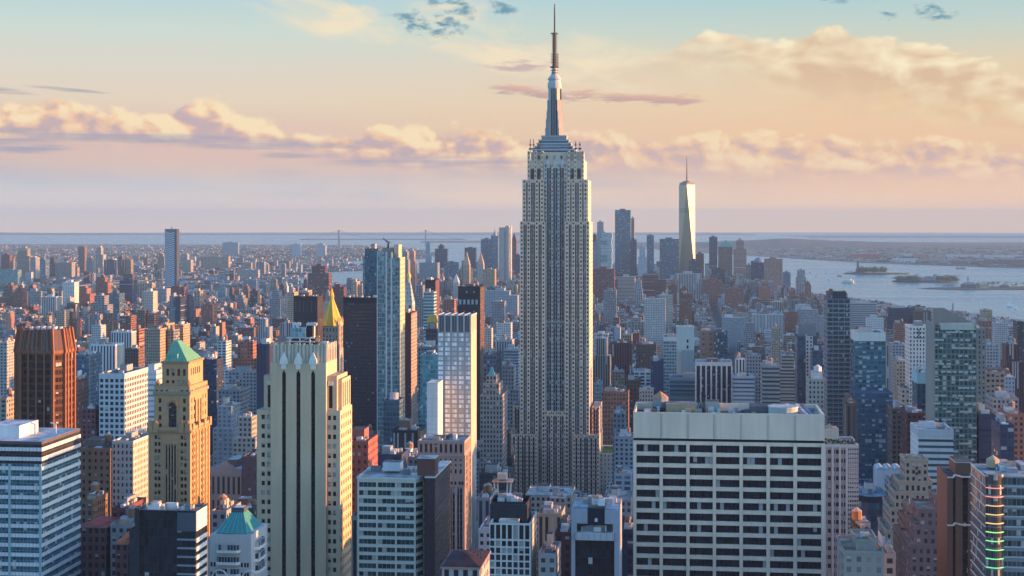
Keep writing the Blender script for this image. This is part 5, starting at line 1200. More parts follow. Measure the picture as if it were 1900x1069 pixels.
tower('slender dark slab at the foot of a very slender ribbed tower', 712, 741, 745, 1010, 18, gst((.07, .12, .16), (.05, .11, .15), 2.0, 3.4, .8, .7, .3, .1), vb=850, name='apartment_tower', n=3, top=lambda b, W, h, d: b['rooftop_drum'].cyl(0, 9, 3.0, h, h + 5, plain(.34, .36, .38), 12))
# ------------------------------------------------------------------ land and water
def sheet(name, pts, z, mat, kind='structure'):
    me = bpy.data.meshes.new(name); me.from_pydata([(x, y, z) for x, y in pts], [], [tuple(range(len(pts)))]); me.materials.append(mat)
    o = bpy.data.objects.new(name, me); COL.objects.link(o); o['kind'] = kind; return o
def water_mat():
    m = bpy.data.materials.new("water"); m.use_nodes = True; nt = m.node_tree; b = nt.nodes['Principled BSDF']
    b.inputs['Roughness'].default_value = .22; b.inputs['IOR'].default_value = 1.33; b.inputs['Specular IOR Level'].default_value = .5
    geo = nt.nodes.new('ShaderNodeNewGeometry'); px, py, _ = sep(nt, geo.outputs['Position'])
    n = noise(nt, vec(nt, px / 26, py / 26), 1.0, 4, .6); n2 = noise(nt, vec(nt, px / 700, py / 260), 1.0, 3, .6)
    b2 = nt.nodes.new('ShaderNodeBump'); b2.inputs['Strength'].default_value = .3; b2.inputs['Distance'].default_value = 1.2; nt.links.new(n.o, b2.inputs['Height']); nt.links.new(b2.outputs[0], b.inputs['Normal'])
    n3 = noise(nt, vec(nt, px / 1500, py / 210), 1.0, 5, .65); nt.links.new(mixc(nt, n3.smooth(.38, .62), (.07, .21, .25, 1), (.15, .30, .31, 1)), b.inputs['Base Color'])
    nt.links.new((0.14 + n2 * 0.24).o, b.inputs['Roughness']); return m
def land_mat(name, a, c, d, sc):
    m = bpy.data.materials.new(name); m.use_nodes = True; nt = m.node_tree; b = nt.nodes['Principled BSDF']; geo = nt.nodes.new('ShaderNodeNewGeometry')
    n = noise(nt, geo.outputs['Position'], sc, 6, .65); n2 = noise(nt, geo.outputs['Position'], sc * .21, 4, .6)
    q = mixc(nt, n.smooth(.44, .58), a, c); nt.links.new(mixc(nt, n2.smooth(.5, .62), q, d), b.inputs['Base Color']); b.inputs['Roughness'].default_value = .95; return m
WAT = water_mat()
R = 34000
sheet('sea', [(R * math.cos(t), R * math.sin(t)) for t in [2 * math.pi * k / 96 for k in range(96)]], -2.0, WAT)
ISLE = [(1650, -3000), (1450, 2500), (1303, 3875), (1090, 5070), (1030, 5650), (1060, 6300), (1000, 6900), (820, 7400), (400, 7400), (-100, 7000), (-420, 6300), (-520, 5700), (-900, 5400), (-1500, 5100), (-2300, 4700), (-2500, 4000), (-2200, 3000), (-1900, 2000), (-1900, -3000)]
FARL = [(-12000, 6000), (-3000, 5750), (-1700, 5700), (-900, 5950), (-1000, 7000), (-1060, 7700), (-565, 8300), (-620, 8800), (-1050, 8950), (-1120, 9700), (-900, 10300), (-560, 10500), (-600, 12000), (-900, 14000), (-1700, 16300), (-12000, 17500)]
PORT = [(2185, 9490), (2830, 8350), (9000, 8200), (9500, 17000), (1500, 17000), (1300, 13500), (1775, 11400), (1899, 10727)]
SPIT = [(1560, 5880), (1700, 5760), (1850, 5800), (3200, 5600), (3300, 6200), (1950, 6050), (1720, 5990)]
asphalt = land_mat('asphalt', (.045, .047, .05), (.06, .06, .062), (.05, .052, .05), .05); dark_land = land_mat('island_ground', (.022, .036, .026), (.05, .055, .045), (.03, .04, .03), .02); suburb = land_mat('suburb_ground', (.026, .045, .036), (.11, .105, .10), (.06, .065, .062), .012)
sheet('city_ground', ISLE[::-1], 0.0, asphalt); sheet('far_shore', FARL[::-1], 0.0, suburb); sheet('port_land', PORT, 0.0, suburb); sheet('river_spit', SPIT, 0.0, dark_land)
def hills(name, D, pts, depth, col, bump):
    """A long hill whose crest runs through these photograph points at distance D."""
    r = random.Random(int(D)); xs = np.linspace(pts[0][0], pts[-1][0], 160); ys = np.interp(xs, [p[0] for p in pts], [p[1] for p in pts]); v, f = [], []
    ph = [r.uniform(0, 6) for _ in range(5)]
    for x, y in zip(xs, ys):
        h = max(2, zat(y, D)) + bump * sum(math.sin(x * .03 * (k + 1) ** 1.6 + ph[k]) / (k + 1) for k in range(5)); h = max(h, 1.0)
        for d, q in ((-depth, -3), (-depth * .45, h * .62), (0, h), (depth, h * .5), (depth * 2, -3)): v.append((xat(x, D) * (D + d) / D if d < 0 else xat(x, D), D + d, q))
    for i in range(159):
        for j in range(4): f.append((i * 5 + j, i * 5 + j + 5, i * 5 + j + 6, i * 5 + j + 1))
    me = bpy.data.meshes.new(name); me.from_pydata(v, [], f); me.shade_smooth(); me.materials.append(land_mat(name, col, [c * 1.6 for c in col], [c * .8 for c in col], .004))
    o = bpy.data.objects.new(name, me); COL.objects.link(o); o['kind'] = 'structure'
hills('hills', 28500, [(-900, 431), (0, 431.5), (300, 434), (520, 435), (800, 434), (1000, 434), (1200, 439), (1400, 444)], 1500, (.05, .07, .06), 4)
hills('hills', 18500, [(780, 464), (830, 456), (880, 453), (960, 455), (1060, 458), (1120, 463)], 700, (.016, .028, .028), 3)
hills('hills', 15500, [(1180, 470), (1290, 460), (1380, 447), (1470, 443), (1560, 446), (1660, 451), (1800, 455), (1900, 457), (2200, 458)], 1600, (.016, .028, .028), 4)
hills('hills', 24000, [(1500, 447), (1700, 444), (1900, 444), (2300, 445)], 1500, (.05, .07, .06), 3)
hills('hills', 14500, [(-1200, 466), (-300, 462), (0, 461), (120, 458), (330, 462), (560, 466)], 900, (.04, .06, .045), 2)
# islands in the harbour
def island(name, pts, z, mat): 
    v = [(x, y, z) for x, y in pts] + [(x, y, -2.5) for x, y in pts]; n = len(pts); me = bpy.data.meshes.new(name)
    me.from_pydata(v, [], [tuple(range(n))] + [(i, n + i, n + (i + 1) % n, (i + 1) % n) for i in range(n)]); me.materials.append(mat); o = bpy.data.objects.new(name, me); COL.objects.link(o); o['kind'] = 'structure'
def oval(px0, px1, D, dep, n=20): 
    xa, xb = xat(px0, D), xat(px1, D); return [((xa + xb) / 2 + (xb - xa) / 2 * math.cos(t), D + dep * math.sin(t)) for t in [2 * math.pi * k / n for k in range(n)]]
island('island', oval(1566, 1687, 7500, 70), 2.5, dark_land); island('island', oval(1656, 1778, 6550, 90), 2.5, dark_land)

# ------------------------------------------------------------------ foliage
class Leaves(MB):
    def tree(s, x, y, z, r, h, rg, n=70, col=(.045, .075, .035)):
        for _ in range(n):
            a, u = rg.uniform(0, 6.283), rg.uniform(-1, 1); q = rg.random() ** .4; c = math.sqrt(1 - u * u)
            px, py, pz = x + r * q * c * math.cos(a), y + r * q * c * math.sin(a), z + h * .62 + h * .40 * q * u
            e = r * rg.uniform(.16, .34); k = rg.uniform(.6, 1.5)
            v = [(px + rg.uniform(-e, e), py + rg.uniform(-e, e), pz + rg.uniform(-e, e) * .8) for _ in range(3)]
            s.face(v, St(tuple(t * k for t in col), fu=0))
lm = simple('bark', (.08, .06, .045)); rt = random.Random(21)
trees = Leaves()
def grove(px0, px1, y0, y1, n, r=7, h=14, z=0, leaf=60):
    """Trees standing on the ground between these photograph columns and rows."""
    for _ in range(n):
        y = rt.uniform(y0, y1); D = FPX * (CAMZ - z) / (y - EYE); X = xat(rt.uniform(px0, px1), D); trees.tree(X, D, z, r * rt.uniform(.7, 1.3), h * rt.uniform(.7, 1.25), rt, leaf)
grove(486, 516, 566, 590, 150, 9, 20); grove(1592, 1646, 506.5, 508.5, 120, 13, 30, 2, 40); grove(1570, 1590, 506, 509, 8, 6, 8, 2, 30); grove(1662, 1704, 520, 524, 70, 11, 22, 2, 40); grove(1738, 1776, 520, 524, 70, 11, 22, 2, 40)
grove(1800, 1900, 528, 533, 40, 8, 14, 0, 40); grove(1110, 1170, 635, 655, 60, 6, 14); grove(1150, 1260, 600, 640, 90, 6, 14, 0, 40); grove(380, 470, 640, 690, 60, 6, 13); grove(330, 480, 600, 640, 80, 6, 14, 0, 40); grove(20, 120, 600, 640, 60, 6, 14, 0, 40); grove(1130, 1180, 745, 760, 12, 5, 12)
far_r = random.Random(31)
for _ in range(5200):                                         # wooded streets of the far shores
    if far_r.random() < .72: D = far_r.uniform(5900, 13500); X = xat(far_r.uniform(-40, 800), D); ok = X < -1150 or (D > 10600 and X < -700)
    else: D = far_r.uniform(8600, 15000); X = xat(far_r.uniform(1480, 1950), D); ok = X > 2300
    if ok: trees.tree(X, D, 0, far_r.uniform(9, 26), far_r.uniform(9, 17), far_r, 9)

# ------------------------------------------------------------------ statue, bridges, boats, port
def statue():
    D = 7480; X = xat(1592, D); o = bpy.data.objects.new('statue', None); COL.objects.link(o); o.location = (X, D, 2.5); tag(o, 'robed statue with a raised torch on a tall stone pedestal, on a harbour island', 'statue')
    p = MB(); S0 = plain(.14, .13, .13); p.prism(p.ring(0, 0, 26, 12), 0, 6, S0); p.frustum([(-11, -11), (11, -11), (11, 11), (-11, 11)], 6, [(-7, -7), (7, -7), (7, 7), (-7, 7)], 27, S0); p.build('pedestal', o)
    f = MB(); G = plain(.05, .09, .085); f.lathe(0, 0, [(6.6, 27), (6.4, 36), (5.6, 45), (5.0, 51), (2.8, 53.5), (1.5, 55), (2.0, 57), (1.9, 59.5), (.3, 61)], G, 10); f.beam((2.2, 0, 51), (4.4, 0, 60), 2.0, G); f.beam((4.4, 0, 60), (4.6, 0, 67), 1.5, G); f.beam((-2.5, -1, 50), (-4, -2.5, 44), 2.0, G)
    for k in range(7): a = math.pi * (k + .5) / 7; f.beam((1.6 * math.cos(a), 0, 60 + .8 * math.sin(a)), (3.6 * math.cos(a), 0, 60 + 2.6 * math.sin(a)), .5, G)
    f.build('robed_figure', o); t = MB(); t.lathe(4.6, 0, [(1.6, 67), (1.9, 68), (1.2, 69), (1.3, 70.5), (.2, 73)], plain(.6, .45, .12), 8); t.build('torch', o)
statue()
def suspension(name, label, xa, xb, D, ytop, deck, side, tw, col, lean=0):
    o = bpy.data.objects.new(name, None); COL.objects.link(o); X0, X1 = xat(xa, D), xat(xb, D + lean); o.location = (X0, D, 0); tag(o, label, 'bridge'); zt = zat(ytop, D); L = X1 - X0; st = plain(*col)
    P = lambda t, z, y=0: (L * t, lean * t + y, z)
    for t in (0.0, 1.0):
        m = MB()
        for y in (-9, 9): m.box(L * t - tw / 2, L * t + tw / 2, lean * t + y - tw / 2, lean * t + y + tw / 2, -2, zt, st)
        for z in (deck + 6, (deck + zt) / 2, zt - 6): m.box(L * t - tw / 2, L * t + tw / 2, lean * t - 9, lean * t + 9, z, z + 6, st)
        m.build('bridge_tower', o)
    d = MB(); d.beam(P(-side, deck), P(1 + side, deck), tw * .5, plain(.16, .17, .19)); d.build('deck', o)
    for y in (-9, 9):
        c = MB(); pts = [P(-side * (1 - k / 8), deck + (zt - deck) * (k / 8) ** 1.6, y) for k in range(9)] + [P(k / 20, deck + 4 + (zt - deck - 4) * (2 * k / 20 - 1) ** 2, y) for k in range(21)] + [P(1 + side * k / 8, deck + (zt - deck) * (1 - k / 8) ** 1.6, y) for k in range(9)]
        for a, b in zip(pts, pts[1:]): c.beam(a, b, tw * .14, st)
        c.build('cable', o)
suspension('suspension_bridge', 'distant suspension bridge with two tall towers spanning the harbour mouth', 629, 790, 16000, 427, 62, .45, 17, (.20, .21, .23))
suspension('suspension_bridge', 'steel suspension bridge seen end-on among river towers', 172, 300, 5350, 506, 36, .5, 6, (.12, .15, .19), 500)
def boat(kind, label, px, py, L, group=None):
    D = FPX * (CAMZ + 2) / (py - EYE); o = bpy.data.objects.new(kind, None); COL.objects.link(o); o.location = (xat(px, D), D, -2); o.rotation_euler = (0, 0, rt.uniform(-.5, .5)); tag(o, label, kind.replace('_', ' '), group)
    h = MB(); w = L * .16; q = plain(.6, .6, .58) if kind != 'barge' else plain(.08, .07, .07)
    a = [(-L / 2, -w * .8), (L * .3, -w), (L / 2, 0), (L * .3, w), (-L / 2, w * .8)]; h.frustum([(x * .9, y * .7) for x, y in a], -.5, a, L * .07 + .6, q); h.build('hull', o); z = L * .07 + .6
    if kind == 'sailboat':
        m = MB(); m.beam((0, 0, z), (0, 0, L * 1.35), .35, plain(.5, .5, .5)); m.build('mast', o); s = MB(); sl = plain(.85, .82, .75); s.face([(-.2, .1, z + 1), (-L * .42, 1.0, z + 1), (-.2, .1, L * 1.3)], sl); s.build('sail', o); s = MB(); s.face([(.3, .1, z + 1), (L * .45, .8, z + .6), (.2, .1, L * 1.1)], sl); s.build('sail', o)
    elif kind == 'ferry':
        m = MB(); m.box(-L * .38, L * .3, -w * .8, w * .8, z, z + L * .12, gst((.85, .75, .5), (.05, .06, .08), 2.5, 3, .6, .4)); m.box(-L * .2, L * .15, -w * .6, w * .6, z + L * .12, z + L * .2, plain(.8, .8, .76)); m.build('cabin', o)
    elif kind == 'barge':
        m = MB(); m.box(-L * .42, L * .3, -w * .7, w * .7, z, z + 2.5, plain(.10, .09, .09)); m.build('cargo_hold', o)
    else:
        m = MB(); m.box(-L * .2, L * .15, -w * .6, w * .6, z, z + L * .16, plain(.6, .58, .52)); m.build('cabin', o)
for k, lb, px, py, L in (('sailboat', 'white sailboat nearest the wooded statue island', 1538, 519, 20), ('ferry', 'white and yellow ferry crossing the harbour towards the city', 1575, 526, 62), ('sailboat', 'small white sailboat farthest out, level with the statue island', 1514, 511, 16), ('motor_boat', 'small motor boat among the sailboats off the statue island', 1533, 508, 16), ('motor_boat', 'small dark workboat at the near end of the statue island', 1504, 506, 20),
                         ('sailboat', 'large white sailboat close to the near shore', 1873, 569, 19), ('sailboat', 'small pinkish sailboat beside the larger white one near shore', 1885, 574, 13), ('motor_boat', 'lone dark boat in open water below the long spit', 1801, 556, 14), ('motor_boat', 'little boat trailing just off the lone dark boat', 1818, 562, 9), ('barge', 'long dark barge on open water towards the port', 1784, 499, 60), ('barge', 'low dark barge between the ferry and the near shore', 1558, 513, 26)): boat(k, lb, px, py, L)
# port sheds, cranes, island halls
rp = random.Random(41)
for px0, px1, y, hpx, c, lb in ((1660, 1702, 487, 7, (.60, .62, .62), 'long white port shed with a pale roof beyond the harbour'), (1704, 1830, 489, 6, (.20, .16, .17), 'long dark brick port warehouse with a pale flat roof'), (1832, 1900, 493, 12, (.22, .12, .12), 'dark red block of port buildings at the shore'), (1580, 1632, 480, 9, (.45, .10, .07), 'stack of red and orange containers on the far quay'),
                            (1675, 1692, 476, 5, (.6, .55, .5), 'pale shed behind the white port shed'), (1700, 1722, 477, 6, (.5, .2, .1), 'orange-brown shed behind the long warehouse'), (1760, 1820, 478, 5, (.6, .6, .6), 'pale low depot behind the long warehouse'), (1830, 1898, 479, 5, (.62, .6, .58), 'white storage tanks row at the far quay'), (1515, 1528, 468, 9, (.5, .3, .2), 'lone tan block on the far wooded shore')):
    D = FPX * CAMZ / (y - EYE); b = Bld('port_building', lb, 'port building', px0, px1, y - hpx, D, 60, rot=0, occ=False); W = b.w / 2; b['wall'].box(-W, W, 0, 60, 0, b.h, gst(c, (.05, .05, .06), 9, 7, .5, .5), plain(.5, .5, .5)); b.finish()
for i, px in enumerate((1586, 1594, 1604, 1612, 1622)):
    D = 9900; o = bpy.data.objects.new('port_crane', None); COL.objects.link(o); o.location = (xat(px, D), D, 0); tag(o, 'tall red dockside gantry crane over the container stacks', 'crane', 'gantry cranes on the far quay'); m = MB(); q = plain(.4, .12, .08)
    for x in (-8, 8): m.beam((x, 0, 0), (x, 0, 34), 3, q)
    m.build('leg', o); m = MB(); m.beam((-18, 0, 34), (26, 0, 34), 3.2, q); m.beam((0, 0, 34), (0, 0, 50), 2.5, q); m.beam((0, 0, 50), (24, 0, 35), 1.5, q); m.build('boom', o)
for px0, px1, y, hpx, D, c, lb in ((1676, 1712, 519, 7, 6560, (.34, .24, .2), 'low red-brown island hall with grey roofs'), (1716, 1732, 519, 6, 6570, (.4, .38, .36), 'grey hall in the middle of the second island'), (1733, 1741, 520, 11, 6560, (.55, .5, .42), 'pale square tower on the second island'), (1752, 1770, 532, 4, 5900, (.5, .5, .5), 'low pale shed at the tip of the long spit'),
                                   (1786, 1812, 534, 10, 5880, (.14, .14, .16), 'dark steep-roofed terminal with a small spire on the spit'), (1818, 1836, 533, 5, 5880, (.6, .5, .25), 'small yellow ferry hall beside the dark terminal'), (1858, 1872, 533, 5, 5900, (.2, .2, .2), 'dark shed towards the root of the spit')):
    b = Bld('harbour_hall', lb, 'hall', px0, px1, y - hpx * .6, D, 26, rot=0, occ=False); W = b.w / 2; b['wall'].box(-W, W, 0, 26, 0, b.h, gst(c, (.05, .05, .06), 6, 6, .5, .5), None); zt = b.z(y - hpx)
    b['roof'].frustum([(-W, 0), (W, 0), (W, 26), (-W, 26)], b.h + .05, [(-W * .5, 12), (W * .5, 12), (W * .5, 14), (-W * .5, 14)], zt, plain(.16, .2, .22))
    if 'spire' in lb: b['spire'].beam((-W * .1, 12, zt), (-W * .1, 12, zt + 22), 3, plain(.12, .12, .13))
    b.finish()
# ------------------------------------------------------------------ secondary towers: columns in the photograph, top, distance, look
PAL = {   # word, style, roof, side style
 'brown': ('brown brick', gst((.20, .12, .085)), TAR), 'dark': ('dark', gst((.05, .05, .06), pu=2.4, fu=.6), TAR), 'tan': ('tan', gst((.42, .32, .22)), TANROOF), 'cream': ('cream', gst((.48, .43, .36)), SILVER), 'brick': ('red brick', gst((.32, .13, .085)), TAR),
 'gray': ('grey', gst((.31, .31, .32)), GRAVEL), 'white': ('white', gst((.56, .56, .54), (.05, .06, .08), 3.2, 3.4, .5, .5), SILVER), 'blue': ('blue glass', gst((.10, .16, .22), (.09, .17, .24), 3, 3.8, .85, .75, .45, .1), TAR), 'teal': ('teal glass', gst((.20, .30, .32), (.12, .26, .30), 3, 3.8, .85, .7, .4, .15), SILVER),
 'pale': ('pale blue-grey', gst((.34, .40, .44), (.10, .14, .18), 3, 3.6, .45, .5), SILVER), 'maroon': ('dark red', gst((.17, .06, .06), (.03, .03, .04)), TAR), 'banded': ('banded', gst((.50, .50, .48), (.07, .09, .11), 60, 3.6, 2, .5, .2, 0), GRAVEL), 'silver': ('silvery metal', gst((.42, .42, .42), (.20, .24, .28), 2.6, 3.4, .55, .55, .5, .05), SILVER),
 'piers': ('white-piered', gst((.60, .60, .58), (.05, .06, .08), 3.4, 40, .5, 1.2, .15, 0), SILVER), 'navy': ('navy', gst((.04, .05, .09), (.05, .07, .12), 3, 3.6, .8, .7, .3, .05), TAR), 'pink': ('pinkish stone', gst((.42, .26, .20), (.06, .05, .06), 3, 3.8, .5, .5), TAR)}
SEC = [
 (2, 18, 473, 6600, 'maroon'), (32, 55, 461, 6900, 'tan'), (102, 133, 487, 6700, 'cream'), (145, 157, 458, 7600, 'brown'), (178, 191, 459, 7400, 'cream'), (193, 215, 483, 6900, 'navy'), (217, 231, 476, 7000, 'brown'), (233, 243, 482, 7000, 'tan'), (0, 33, 501, 6000, 'teal'), (56, 66, 478, 6500, 'gray'), (292, 305, 471, 7500, 'tan'), (337, 354, 472, 7400, 'cream'), (372, 424, 476, 8200, 'tan'), (447, 479, 501, 6800, 'white'), (413, 442, 450, 11500, 'pale'), (541, 558, 453, 11000, 'pale'), (588, 604, 452, 11000, 'pale'), (70, 84, 482, 6600, 'blue'), (92, 101, 478, 6900, 'dark'), (160, 172, 478, 7000, 'gray'), (475, 490, 486, 7200, 'gray'), (452, 476, 520, 5600, 'gray'),
 (5, 25, 530, 4300, 'brown'), (27, 40, 535, 4200, 'brick'), (44, 76, 541, 4300, 'gray'), (77, 104, 551, 3900, 'piers'), (116, 138, 524, 4200, 'white'), (141, 167, 535, 4300, 'brick'), (178, 200, 514, 4400, 'brick'), (167, 199, 549, 3700, 'gray'), (222, 246, 521, 4500, 'navy'), (250, 282, 526, 4700, 'tan'), (265, 284, 541, 3800, 'cream'), (284, 309, 536, 4600, 'gray'), (311, 342, 533, 4700, 'maroon'), (313, 325, 549, 3400, 'pale'), (326, 335, 551, 3380, 'navy'), (341, 352, 552, 3600, 'navy'), (360, 371, 540, 4400, 'tan'), (373, 395, 566, 3500, 'brick'), (404, 419, 535, 5000, 'pale'), (437, 452, 548, 4300, 'gray'), (450, 461, 531, 4700, 'brown'), (463, 478, 540, 4400, 'dark'), (200, 221, 545, 3900, 'blue'),
 (104, 120, 577, 3000, 'tan'), (121, 142, 579, 3020, 'brick'), (187, 209, 582, 2900, 'brown'), (222, 243, 587, 2800, 'brick'), (247, 269, 576, 2900, 'brown'), (272, 287, 582, 2900, 'brick'), (165, 189, 604, 2300, 'white'), (206, 244, 616, 2100, 'piers'), (246, 258, 612, 2120, 'brick'), (268, 297, 611, 2000, 'tan'), (298, 309, 602, 2030, 'tan'), (311, 322, 613, 2020, 'gray'), (324, 340, 603, 2060, 'tan'), (168, 214, 640, 1650, 'piers'), (232, 257, 648, 1700, 'brown'), (396, 424, 634, 1720, 'white'), (432, 476, 634, 1760, 'brick'), (132, 166, 660, 1500, 'blue'), (376, 402, 668, 1450, 'navy'), (0, 13, 636, 1600, 'white'), (0, 12, 740, 1100, 'cream'), (132, 141, 704, 1150, 'brick'), (140, 183, 760, 1050, 'maroon'), (424, 476, 690, 1500, 'gray'), (476, 500, 640, 1250, 'navy'), (405, 445, 724, 1300, 'gray'), (395, 432, 755, 1150, 'pale'), (432, 474, 775, 1100, 'cream'),
 (533, 546, 543, 2900, 'tan'), (556, 571, 540, 3000, 'cream'), (571, 610, 494, 4500, 'maroon'), (652, 662, 523, 3600, 'tan'), (663, 676, 530, 3600, 'gray'), (610, 640, 533, 3500, 'maroon'), (745, 757, 467, 4900, 'gray'), (757, 771, 466, 4950, 'pink'), (500, 520, 540, 3600, 'gray'), (480, 500, 592, 2600, 'white'), (516, 545, 600, 2300, 'gray'), (770, 786, 530, 3400, 'gray'),
 (778, 812, 488, 5200, 'pale'), (790, 799, 450, 6500, 'pale'), (807, 830, 462, 6600, 'navy'), (813, 823, 456, 6620, 'navy'), (824, 850, 487, 5600, 'blue'), (856, 875, 484, 5000, 'tan'), (862, 883, 460, 6700, 'navy'), (883, 896, 486, 5150, 'pale'), (896, 918, 500, 4900, 'tan'), (892, 912, 444, 6500, 'blue'), (911, 925, 437, 6480, 'blue'), (949, 958, 442, 6300, 'maroon'), (955, 966, 474, 6000, 'navy'), (840, 851, 520, 4800, 'cream'), (823, 843, 556, 2650, 'brick'), (900, 960, 540, 3900, 'pale'), (912, 936, 560, 3300, 'gray'),
 (1098, 1107, 436, 6000, 'navy'), (1099, 1112, 450, 5900, 'pale'), (1108, 1120, 412, 5880, 'silver'), (1113, 1127, 432, 5000, 'teal'), (1141, 1170, 390, 5700, 'blue'), (1171, 1177, 405, 5900, 'pink'), (1170, 1181, 445, 5600, 'navy'), (1184, 1200, 457, 5500, 'pale'), (1200, 1213, 437, 5600, 'blue'), (1224, 1260, 444, 5600, 'blue'), (1291, 1306, 471, 5500, 'maroon'), (1278, 1296, 484, 5450, 'navy'), (1316, 1331, 440, 6300, 'navy'), (1333, 1358, 460, 6000, 'brown'), (1361, 1385, 446, 5980, 'pink'), (1394, 1419, 485, 5700, 'navy'), (1419, 1452, 481, 5000, 'pink'), (1453, 1467, 506, 5400, 'blue'), (1478, 1496, 501, 5000, 'gray'), (1494, 1505, 524, 4800, 'brick'), (1320, 1345, 500, 5600, 'navy'), (1384, 1396, 492, 5800, 'gray'),
 (1099, 1140, 500, 4500, 'maroon'), (1192, 1236, 508, 4650, 'maroon'), (1146, 1178, 514, 4600, 'cream'), (1253, 1302, 508, 4700, 'white'), (1178, 1192, 520, 4400, 'gray'), (1240, 1256, 530, 4200, 'brick'), (1260, 1284, 536, 3700, 'brick'), (1304, 1340, 520, 4600, 'brick'), (1345, 1380, 536, 4300, 'brick'), (1262, 1284, 545, 3300, 'brick'), (1195, 1235, 555, 3000, 'white'), (1120, 1143, 540, 3700, 'gray'), (1222, 1248, 548, 3300, 'cream'),
 (1535, 1552, 541, 4000, 'maroon'), (1557, 1577, 545, 3850, 'tan'), (1576, 1626, 563, 3500, 'banded'), (1648, 1700, 572, 3250, 'navy'), (1697, 1728, 578, 3200, 'brown'), (1609, 1640, 591, 2900, 'white'), (1396, 1455, 583, 3300, 'white'), (1822, 1841, 576, 2900, 'tan'), (1816, 1840, 596, 2800, 'brick'), (1454, 1480, 580, 3300, 'brick'), (1480, 1530, 575, 3300, 'gray'), (1432, 1448, 610, 2300, 'tan'), (1380, 1402, 600, 2900, 'gray'), (1340, 1384, 590, 3000, 'pale'), (1888, 1900, 598, 2300, 'dark'), (1660, 1690, 600, 2500, 'brick'), (1640, 1664, 640, 1900, 'cream'), (1414, 1447, 680, 1350, 'banded'), (1385, 1412, 660, 1500, 'gray'), (1446, 1478, 660, 1700, 'cream'),
 (1102, 1128, 620, 2000, 'white'), (1100, 1132, 628, 1950, 'cream'), (1135, 1172, 637, 1900, 'maroon'), (1155, 1172, 622, 2000, 'tan'), (1180, 1218, 640, 1900, 'brown'), (1176, 1208, 690, 1560, 'white'), (1162, 1188, 706, 1500, 'brown'), (1116, 1166, 728, 1380, 'pink'), (1137, 1176, 768, 1200, 'gray'), (1102, 1116, 712, 1480, 'teal'), (1186, 1212, 724, 1450, 'cream'), (1128, 1165, 690, 1600, 'tan'), (1358, 1390, 668, 1600, 'white'), (1360, 1400, 700, 1450, 'pale'), (920, 948, 600, 2400, 'white'), (921, 950, 632, 1900, 'white'), (935, 962, 650, 1750, 'pale'), (926, 962, 680, 1500, 'gray'), (898, 912, 610, 2500, 'cream'),
 (1656, 1690, 640, 1700, 'gray'), (1663, 1686, 670, 1500, 'tan'), (1672, 1688, 722, 1250, 'cream'), (1655, 1682, 760, 1080, 'brown'), (1683, 1720, 768, 1000, 'maroon'), (1578, 1587, 650, 1300, 'brown'), (1820, 1860, 640, 1800, 'gray'), (1846, 1870, 600, 2500, 'white'), (1868, 1900, 640, 1800, 'maroon'), (1866, 1900, 700, 1300, 'pale'), (1842, 1890, 740, 1050, 'gray'), (1870, 1900, 770, 900, 'brick'), (1816, 1846, 770, 950, 'navy'), (1856, 1882, 790, 820, 'navy'), (1570, 1590, 750, 1000, 'brown'),
 (228, 275, 700, 1400, 'gray'), (150, 172, 930, 700, 'brown'), (207, 232, 945, 660, 'maroon'), (205, 245, 975, 640, 'gray'), (240, 275, 985, 600, 'dark'), (392, 420, 950, 720, 'gray'), (420, 470, 945, 760, 'dark'), (652, 690, 960, 610, 'gray'), (690, 745, 845, 830, 'navy'), (728, 776, 800, 950, 'dark'), (740, 776, 850, 850, 'gray'), (888, 912, 985, 700, 'white'), (886, 910, 925, 850, 'gray'), (998, 1042, 955, 800, 'tan'), (1000, 1032, 1030, 560, 'white'), (1030, 1060, 990, 650, 'maroon'), (1010, 1058, 925, 900, 'cream'), (1120, 1172, 928, 900, 'gray'), (1150, 1176, 985, 640, 'navy'), (1140, 1176, 812, 1150, 'gray'), (1140, 1172, 880, 1000, 'pale'), (1592, 1612, 985, 600, 'dark'), (1640, 1662, 1030, 560, 'gray'), (890, 945, 880, 1000, 'dark'), (975, 1060, 920, 960, 'cream'), (925, 947, 835, 1240, 'gray'), (1655, 1690, 900, 900, 'gray'), (900, 950, 800, 1180, 'dark')]
SPECIAL = {(925, 948): 0}
